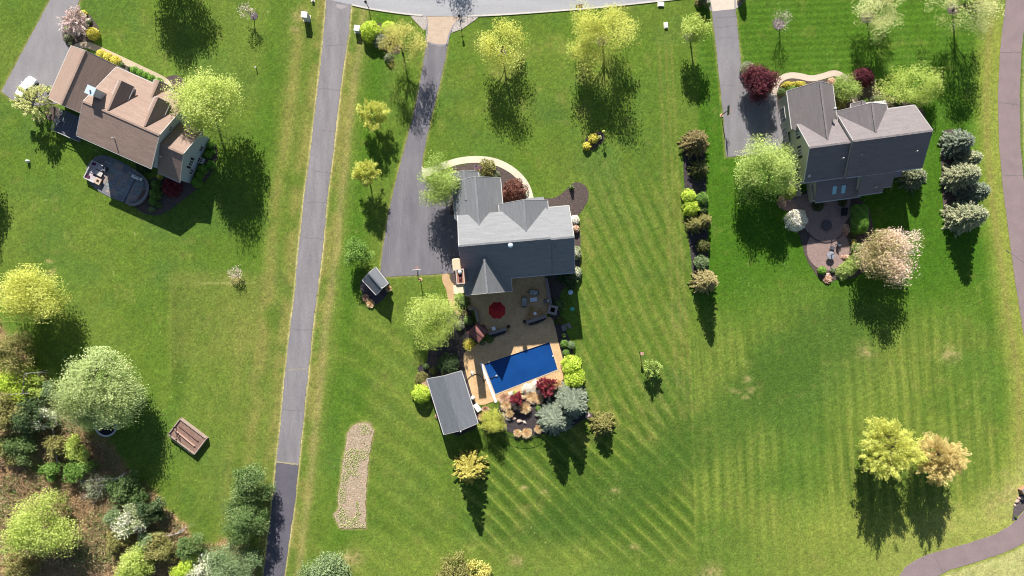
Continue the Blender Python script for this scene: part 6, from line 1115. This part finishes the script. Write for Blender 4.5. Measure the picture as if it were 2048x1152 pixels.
# ground cover of the wood
def scatter(n, poly_fn, seed, bx): g = np.random.default_rng(seed); x = g.uniform(bx[0], bx[1], n); y = g.uniform(bx[2], bx[3], n); k = poly_fn(x, y); return x[k], y[k], g
def groundz(x, y): d = sdf(x, y, WOODS)+0; return sm(5, -60, d)*(fbm(x, y, 30, 15)-.35)*.5-.012
x, y, g = scatter(60000, lambda x, y: sdf(x, y, WOODS)+(fbm(x, y, 45, 5)-.5)*46 < -2, 50, (-30, 540, 620, 1180)); n = len(x)
C = np.stack([(x-1024)*S, (576-y)*S, groundz(x, y)+.06], 1); tag(leafobj('leaf_litter', C, .24, .10, g.random(n), LM['litter'], None, g, up=1.6), kind='stuff')
x, y, g = scatter(60000, lambda x, y: (sdf(x, y, WOODS) < -4) & (fbm(x, y, 55, 95)+.25*fbm(x, y, 15, 7) > .60), 51, (-30, 540, 620, 1180)); n = len(x)
C = np.stack([(x-1024)*S, (576-y)*S, groundz(x, y)+.12+g.random(n)*.25], 1); tag(leafobj('undergrowth', C, .26, .12, g.random(n), LM['green'], None, g, up=.8), kind='stuff')
x, y, g = scatter(30000, lambda x, y: (sdf(x, y, WOODS)+(fbm(x, y, 45, 5)-.5)*46 < -3) & (fbm(x, y, 34, 400) > .5), 53, (-30, 540, 620, 1180)); n = len(x)
C = np.stack([(x-1024)*S, (576-y)*S, groundz(x, y)+.15+g.random(n)*.4], 1); tag(leafobj('dry_brush', C, .42, .06, g.random(n), LM['straw'], None, g, along=np.tile((.1, .1, 1.), (n, 1)), aj=.7, up=.6), kind='stuff')
x, y, g = scatter(5000, lambda x, y: (sdf(x, y, DIRT) < -3) & (fbm(x, y, 26, 3) > .56), 52, (660, 750, 840, 1060)); n = len(x)
C = np.stack([(x-1024)*S, (576-y)*S, .08+g.random(n)*.1], 1); tag(leafobj('weeds', C, .2, .09, g.random(n), LM['soft'], None, g, up=.9), kind='stuff')
g = np.random.default_rng(77); bw = MB()
while len(bw.v) < 20000:
    sx, sy = g.uniform(0, 380), g.uniform(690, 1150)
    if sdf(np.array([sx]), np.array([sy]), WOODS)[0] > -6: continue
    q = P(sx, sy); a = g.uniform(0, 6.28); L_ = g.uniform(.6, 2.6); z = g.uniform(.1, .6); bw.bar((q[0], q[1], z), (q[0]+L_*math.cos(a), q[1]+L_*math.sin(a), z+g.uniform(-.2, .5)), .05, .05)
tag(bw.build('brushwood', mat('dry_brushwood', A(200, 168, 130), A(150, 122, 94), 3)), kind='stuff')
# ---- conifers
conifer('golden_conifer', 'golden spiky conifer below the pool house', 'conifer', 941, 945, 37, 7.6, 'gcon', None, base=(941, 930), nb=9, ls=.5, droop=.1, dens=.9, wd=.26)
conifer('blue_spruce', 'taller blue grey spruce behind the pond garden, upper of two', 'spruce', 1141, 806, 38, 8.0, 'blue', 'blue spruces behind the pond garden', nb=19, dens=2.5, ls=.21, blunt=.6, droop=.22, wd=.42, base=(1140, 800)); conifer('blue_spruce', 'broad blue grey spruce touching the pond mulch, lower of two', 'spruce', 1108, 840, 38, 7.4, 'blue', 'blue spruces behind the pond garden', nb=19, dens=2.5, ls=.21, blunt=.6, droop=.22, wd=.42, base=(1108, 832))
SG = 'row of spruces right of the dark roofed house'
for lb, px, py, r, ht, mk, b in (('northernmost spruce of the row, blue green and round', 1913, 281, 33, 4.8, 'blue', (1906, 290)), ('second spruce from the north, smaller and pale', 1936, 316, 22, 4.6, 'bluewarm', (1926, 322)), ('middle spruce of the row with pale warm tips', 1917, 350, 32, 6.2, 'bluewarm', (1908, 356)), ('fourth spruce of the row, bluest, leaning to the path', 1944, 384, 26, 5.4, 'blue', (1934, 388)), ('southernmost spruce of the row casting the long shadow', 1924, 429, 35, 7.2, 'bluewarm', (1914, 436))): conifer('spruce', lb, 'spruce', px, py, r, ht, mk, SG, base=b, nb=19, dens=2.8, ls=.2, blunt=.5, droop=.22, wd=.42)
conifer('weeping_spruce', 'grey green weeping spruce at the rear corner of the dark roofed house', 'spruce', 1830, 354, 29, 4.2, 'sagesh', None, nb=12, droop=.4, blunt=.6, dens=1.3)
HGR = 'evergreens of the border hedge row'
conifer('border_conifer', 'bronze conifer at the top of the border row', 'conifer', 1392, 284, 30, 5.6, 'brown', HGR, nb=13, dens=1.5, blunt=.55, ls=.26); conifer('border_conifer', 'dark olive conifer shaded by the bronze one', 'conifer', 1398, 338, 22, 3.0, 'shade', HGR, nb=12, dens=1.4, blunt=.5, ls=.24)
conifer('border_conifer', 'olive conifer, left of two in the middle of the border row', 'conifer', 1389, 449, 19, 3.4, 'olive', HGR, nb=11, dens=1.5, blunt=.6, ls=.24); conifer('border_conifer', 'olive conifer, right of two in the middle of the border row', 'conifer', 1409, 442, 18, 3.4, 'olive', HGR, nb=11, dens=1.5, blunt=.6, ls=.24); conifer('border_conifer', 'tan olive conifer at the bottom of the border row', 'conifer', 1412, 562, 27, 7.0, 'tan', HGR, nb=14, dens=1.5, blunt=.6, ls=.26)
for lb, px, py, r, ht, mk in (('upper chartreuse bush in the border row', 1379, 392, 14, 1.9, 'chart'), ('lower chartreuse bush in the border row', 1383, 416, 16, 1.9, 'chart'), ('lime bush right of the chartreuse pair', 1405, 398, 13, 1.9, 'bright'), ('small green bush below the lime one', 1406, 419, 9, 1.2, 'green'), ('shaded olive bush above the blue green one', 1407, 492, 14, 1.6, 'shade'), ('blue green bush near the bottom of the border row', 1404, 525, 15, 1.7, 'sage')): dome('border_shrub', lb, 'shrub', px, py, r, ht, mk, 'shrubs of the border hedge row', ls=.19, lump=.16)
conifer('olive_conifer', 'yellow green feathery conifer right of the blue spruces', 'conifer', 1205, 848, 28, 3.8, 'olive', None, nb=11, dens=1.6, blunt=.5, ls=.28)
conifer('dwarf_spruce', 'tiny green spruce alone on the mulch beside the centre house', 'spruce', 1143, 375, 5, 1.3, 'green', None, nb=8, dens=3, ls=.14)
# ---- shrubs: (kind)
def many(grp, rows, name='shrub', cat='shrub', **kw):
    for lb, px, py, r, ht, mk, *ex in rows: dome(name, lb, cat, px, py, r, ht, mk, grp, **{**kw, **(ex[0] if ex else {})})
many('shrubs around the centre house', [
 ('feathery yellow green shrub behind the faded flag', 975, 336, 18, 2.2, 'olive', dict(ls=.2, lump=.2)), ('sage shrub right of the flag shrub', 990, 351, 11, 1.3, 'sagesh'), ('sage shrub left of the flag shrub', 963, 353, 9, 1.2, 'sagesh'), ('red barberry in the front bed', 1029, 379, 22, 1.6, 'barb', dict(ls=.17, lump=.2)), ('small bronze shrub left of the barberry', 1012, 391, 12, 1.0, 'barb'),
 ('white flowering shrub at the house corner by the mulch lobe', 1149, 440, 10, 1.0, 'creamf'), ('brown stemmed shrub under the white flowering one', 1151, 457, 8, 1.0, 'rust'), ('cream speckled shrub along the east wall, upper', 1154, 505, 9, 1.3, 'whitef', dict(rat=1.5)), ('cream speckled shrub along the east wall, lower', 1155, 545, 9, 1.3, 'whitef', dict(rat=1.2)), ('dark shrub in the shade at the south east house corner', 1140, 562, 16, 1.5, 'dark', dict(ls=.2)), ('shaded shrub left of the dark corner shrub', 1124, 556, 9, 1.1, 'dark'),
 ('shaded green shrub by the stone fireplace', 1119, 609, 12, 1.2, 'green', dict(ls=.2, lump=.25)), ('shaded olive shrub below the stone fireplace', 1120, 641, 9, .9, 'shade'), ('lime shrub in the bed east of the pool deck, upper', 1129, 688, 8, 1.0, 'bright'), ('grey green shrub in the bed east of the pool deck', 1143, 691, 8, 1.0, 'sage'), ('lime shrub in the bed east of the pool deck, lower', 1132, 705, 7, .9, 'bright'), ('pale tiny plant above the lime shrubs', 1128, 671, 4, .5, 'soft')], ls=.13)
dome('arborvitae', 'upper chartreuse arborvitae lobe along the pool deck', 'hedge', 1143, 731, 19, 2.4, 'chart', 'chartreuse arborvitae at the pool', rat=1.0, ls=.22, sq=3, lump=.12); dome('arborvitae', 'lower chartreuse arborvitae lobe along the pool deck', 'hedge', 1148, 757, 20.5, 2.4, 'chart', 'chartreuse arborvitae at the pool', rat=1.05, ls=.22, sq=3, lump=.12)
many('shrubs around the terrace and pool house', [
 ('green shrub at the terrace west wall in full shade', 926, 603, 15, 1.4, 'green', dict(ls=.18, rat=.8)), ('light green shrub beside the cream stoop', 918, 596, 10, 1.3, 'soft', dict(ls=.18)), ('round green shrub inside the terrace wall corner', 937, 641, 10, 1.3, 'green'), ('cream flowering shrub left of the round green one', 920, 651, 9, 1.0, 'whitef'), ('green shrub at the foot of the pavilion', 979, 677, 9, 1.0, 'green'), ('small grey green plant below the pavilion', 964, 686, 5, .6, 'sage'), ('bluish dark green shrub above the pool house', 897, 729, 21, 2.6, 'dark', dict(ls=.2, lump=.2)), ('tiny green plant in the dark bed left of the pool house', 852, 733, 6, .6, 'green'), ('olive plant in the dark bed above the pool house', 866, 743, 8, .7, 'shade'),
 ('chartreuse globe shrub at the pool house wall', 843, 788, 19, 2.2, 'chart', dict(ls=.2)), ('yellow green creeping plant above the globe shrub', 843, 757, 14, .6, 'olive', dict(ls=.14)), ('rusty stemmed plant between globe and pool house', 851, 769, 11, .6, 'rust'), ('lime tuft in the pond mulch', 1076, 816, 5, .5, 'bright'), ('small green plant at the pool coping', 1030, 786, 5, .4, 'soft'), ('orange flowers along the pool house foot', 875, 832, 5, .3, 'rust'), ('white blossom heap beside the pool coping', 1057, 777, 14, .7, 'creamf', dict(rat=.75, lump=.2)), ('pale pink blossom left of the white heap', 1072, 768, 8, .5, 'creamf')], ls=.13)
for lb, px, py, r, ht, mk in (('yellow dry grass at the pool deck corner under the pavilion', 938, 688, 14, 1.6, 'gyel'), ('straw clump left of the pond stones, upper', 1012, 811, 12, 1.0, 'straw'), ('straw clump left of the pond stones, lower', 1019, 827, 9, .9, 'straw'), ('largest round straw clump in the pond garden', 1050, 816, 13, 1.1, 'straw'), ('pinkish dry clump left of the small crimson maple', 1009, 797, 13, .7, 'rust'), ('tan dry clump below the white blossom heap', 1062, 793, 15, .7, 'straw'), ('tan dry clump left below the crimson maple', 1077, 798, 11, .7, 'straw'), ('tan dry clump behind the crimson maple', 1116, 769, 13, .9, 'straw'), ('straw clump in the bottom row, left', 1035, 866, 9, .7, 'straw'), ('straw clump in the bottom row, middle', 1053, 866, 12, .8, 'straw'), ('straw clump in the bottom row, right', 1077, 858, 9, .8, 'straw'), ('brown clump between chest and yellow green tree', 971, 819, 8, .8, 'rust'), ('brown clump below the white chest', 963, 834, 8, .7, 'rust'), ('dry tan stems beside the garden shed', 777, 577, 7, .7, 'straw'), ('dry tan stems below the garden shed', 741, 607, 9, .4, 'straw'), ('pale dry stems left of the garden shed', 731, 595, 7, .5, 'rust')): tuft(lb, px, py, r, ht, mk)
many('lime and blue shrubs by the street', [('chartreuse rounded shrub beside the white utility box', 740, 62, 20, 2.2, 'chart', dict(ls=.2, rat=1.1)), ('chartreuse shrub right of the larger one near the street', 776, 56, 15, 1.8, 'chart', dict(ls=.2)), ('blue grey juniper under the sparse yellow tree', 760, 80, 15, 1.5, 'blue', dict(ls=.2)), ('dark shrub at the foot of the sparse yellow tree', 778, 115, 9, 1.0, 'sagesh', dict(ls=.2))])
many('yellow spireas of the island bed', [('larger yellow spirea in the small island bed', 1187, 277, 10, 1.1, 'gyel'), ('smaller yellow spirea at the tip of the island bed', 1174, 292, 8, 1.0, 'gyel'), ('tiny cream spirea right in the island bed', 1199, 275, 4, .6, 'pale')], ls=.15, lump=.2)
many('yellow spireas along the left front walk', [('first yellow spirea by the garage wing', 201, 107, 9, .9, 'gyel'), ('second yellow spirea along the left walk', 215, 114, 9.5, .9, 'gyel'), ('third yellow spirea along the left walk', 230, 121, 10, .9, 'gyel')], ls=.14)
many('clipped boxwoods along the left front walk', [('boxwood ball nearest the yellow spireas', 268, 140, 8, .9, 'box'), ('second boxwood ball from the spireas', 280, 146, 8, .9, 'box'), ('third boxwood ball from the spireas', 291, 151, 8, .9, 'box'), ('fourth boxwood ball from the spireas', 302, 157, 8.5, .9, 'box'), ('boxwood ball at the porch end of the row', 316, 164, 9.5, .9, 'box'), ('small green tuft between spireas and boxwoods', 243, 129, 5, .5, 'green'), ('dark tiny shrub above the first boxwood', 258, 137, 4, .5, 'dark')], ls=.12, lump=.04)
many('shrubs of the left driveway bed', [('yellow green clipped globe in the driveway bed', 183, 66, 12.5, 1.7, 'gyel', dict(ls=.16, lump=.04)), ('pale grey green plant at the driveway edge', 136, 76, 9, .7, 'sagesh'), ('yellowish plant behind the cherry tree', 166, 27, 7, .6, 'gyel'), ('small round pale plant by the walk corner', 140, 86, 4, .4, 'pale'), ('sage plant right of the cherry tree', 177, 42, 6, .6, 'sage'), ('green plant left of the cherry tree trunk', 134, 58, 7, .6, 'soft'), ('cream flowering plant at the left porch', 352, 176, 8, .8, 'tan'), ('small green shrub at the garage corner', 95, 178, 6, .9, 'green')], ls=.13)
many('boxwoods beside the grey green gable wall', [('boxwood ball at the top of the gable wall', 421, 290, 8, .9, 'box'), ('boxwood ball above the air conditioner', 416, 309, 8, .9, 'box'), ('small boxwood between the upper two and the lawn', 426, 304, 5, .6, 'box'), ('boxwood ball right of the air conditioner', 421, 329, 9, .9, 'box'), ('boxwood ball below the air conditioner', 406, 339, 10, 1.0, 'box'), ('boxwood ball second from the lower wall corner', 399, 351, 8, .9, 'box'), ('largest boxwood ball at the lower wall corner', 394, 365, 11, 1.1, 'box')], ls=.12, lump=.04)
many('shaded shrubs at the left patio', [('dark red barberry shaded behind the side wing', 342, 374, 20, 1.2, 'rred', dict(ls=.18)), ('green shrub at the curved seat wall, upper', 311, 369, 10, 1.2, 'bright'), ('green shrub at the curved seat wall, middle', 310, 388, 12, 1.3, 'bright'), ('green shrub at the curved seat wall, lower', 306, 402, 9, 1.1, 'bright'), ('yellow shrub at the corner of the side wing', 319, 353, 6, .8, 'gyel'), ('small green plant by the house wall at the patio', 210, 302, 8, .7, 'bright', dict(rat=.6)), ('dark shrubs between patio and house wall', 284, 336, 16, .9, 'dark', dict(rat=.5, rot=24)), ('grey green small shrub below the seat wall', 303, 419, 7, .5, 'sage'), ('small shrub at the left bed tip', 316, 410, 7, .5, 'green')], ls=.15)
many('shrubs around the dark roofed house', [
 ('sage globe shrub beside the right driveway', 1497, 137, 15, 1.8, 'sagesh', dict(ls=.16)), ('bright yellow flowers along the garage wing front', 1577, 169, 13, .7, 'flower', dict(rat=.5, lump=.25)), ('bright yellow flowers right end along the garage wing', 1600, 168, 12, .6, 'flower', dict(rat=.5, lump=.25)), ('green shrub below the yellow flowers, left', 1564, 183, 8, .9, 'green'), ('green shrub below the yellow flowers, right', 1584, 178, 11, .9, 'bright', dict(rat=.7)), ('dark red globe shrub at the right front bed', 1727, 154, 23, 2.4, 'red', dict(ls=.2, rat=.85)), ('pale green low shrub by the porch', 1755, 198, 15, .9, 'sagesh', dict(rat=.55)), ('yellow green small plant at the porch end of the walk', 1731, 201, 6, .6, 'bright'), ('olive shrub between garage wing and walk', 1681, 203, 15, 1.6, 'olive', dict(ls=.2)), ('orange plant under the mid green tree', 1664, 163, 8, .6, 'rust'), ('dark green plant at the foot of the lime tree', 1797, 205, 6, .8, 'dark'),
 ('white flowering globe shrub at the paved circle', 1594, 440, 22, 2.4, 'whitef', dict(ls=.2, tint=lambda q: q*.7+.42)), ('green clipped globe at the terrace bottom', 1645, 541, 8.5, 1.0, 'box', dict(lump=.04)), ('small grey green plant beside the clipped globe', 1666, 541, 5, .5, 'sage'), ('dark shrub under the sun room, left', 1636, 411, 12, .8, 'shade'), ('dark shrub under the sun room, right', 1685, 404, 9, .8, 'shade'), ('bright green shrub between long hedge and pink tree', 1716, 497, 12, 1.3, 'bright', dict(ls=.18)), ('yellow brown low plant in the terrace bed', 1708, 484, 6, .5, 'gold'), ('olive low plant above the yellow brown one', 1706, 469, 8, .5, 'shade'), ('pinkish flowers along the lower circle edge', 1692, 514, 9, .4, 'rust', dict(rat=.5)), ('pinkish stems along the upper circle edge', 1692, 459, 8, .5, 'rust', dict(rat=1.5)), ('rusty ground plant on the pile below the circle', 1655, 558, 9, .4, 'rust'), ('shaded bright shrub behind the house extension', 1778, 372, 9, 1.4, 'bright', dict(rat=1.5)), ('brown dry plant at the left terrace corner', 1565, 404, 9, 1.0, 'rust', dict(rat=1.4)), ('yellow green shrub at the lower edge of the dense lime tree', 1580, 383, 14, 2.0, 'lime', dict(ls=.2))], ls=.14)
dome('clipped_hedge', 'rounded rectangular clipped hedge beside the upper paved circle', 'hedge', 1722, 437, 16, 2.7, 'box', None, rat=1.85, rot=-2, ls=.13, sq=5, lump=.03)
dome('flowering_hedge', 'long green hedge with pale flowers curving below the lower circle', 'hedge', 1701, 533, 30, 1.5, 'soft', None, rat=.52, rot=-42, ls=.17, sq=3, lump=.12)
many('shrubs at the right entrance', [('dark yellow shrub left of the right apron', 1400, 3, 9, 1.0, 'tan'), ('green shrub at the right apron edge', 1416, 10, 5, 1.6, 'green'), ('tall dark shrub beside the right apron', 1407, -2, 9, 2.6, 'dark'), ('dark shrub right of the tan boulder', 1487, -8, 8, 2.2, 'dark')], ls=.15)
many('grasses at the stone pillar', [('tiny green plant on the grey mulch by the path', 2032, 1034, 3, .3, 'dark')], ls=.12)
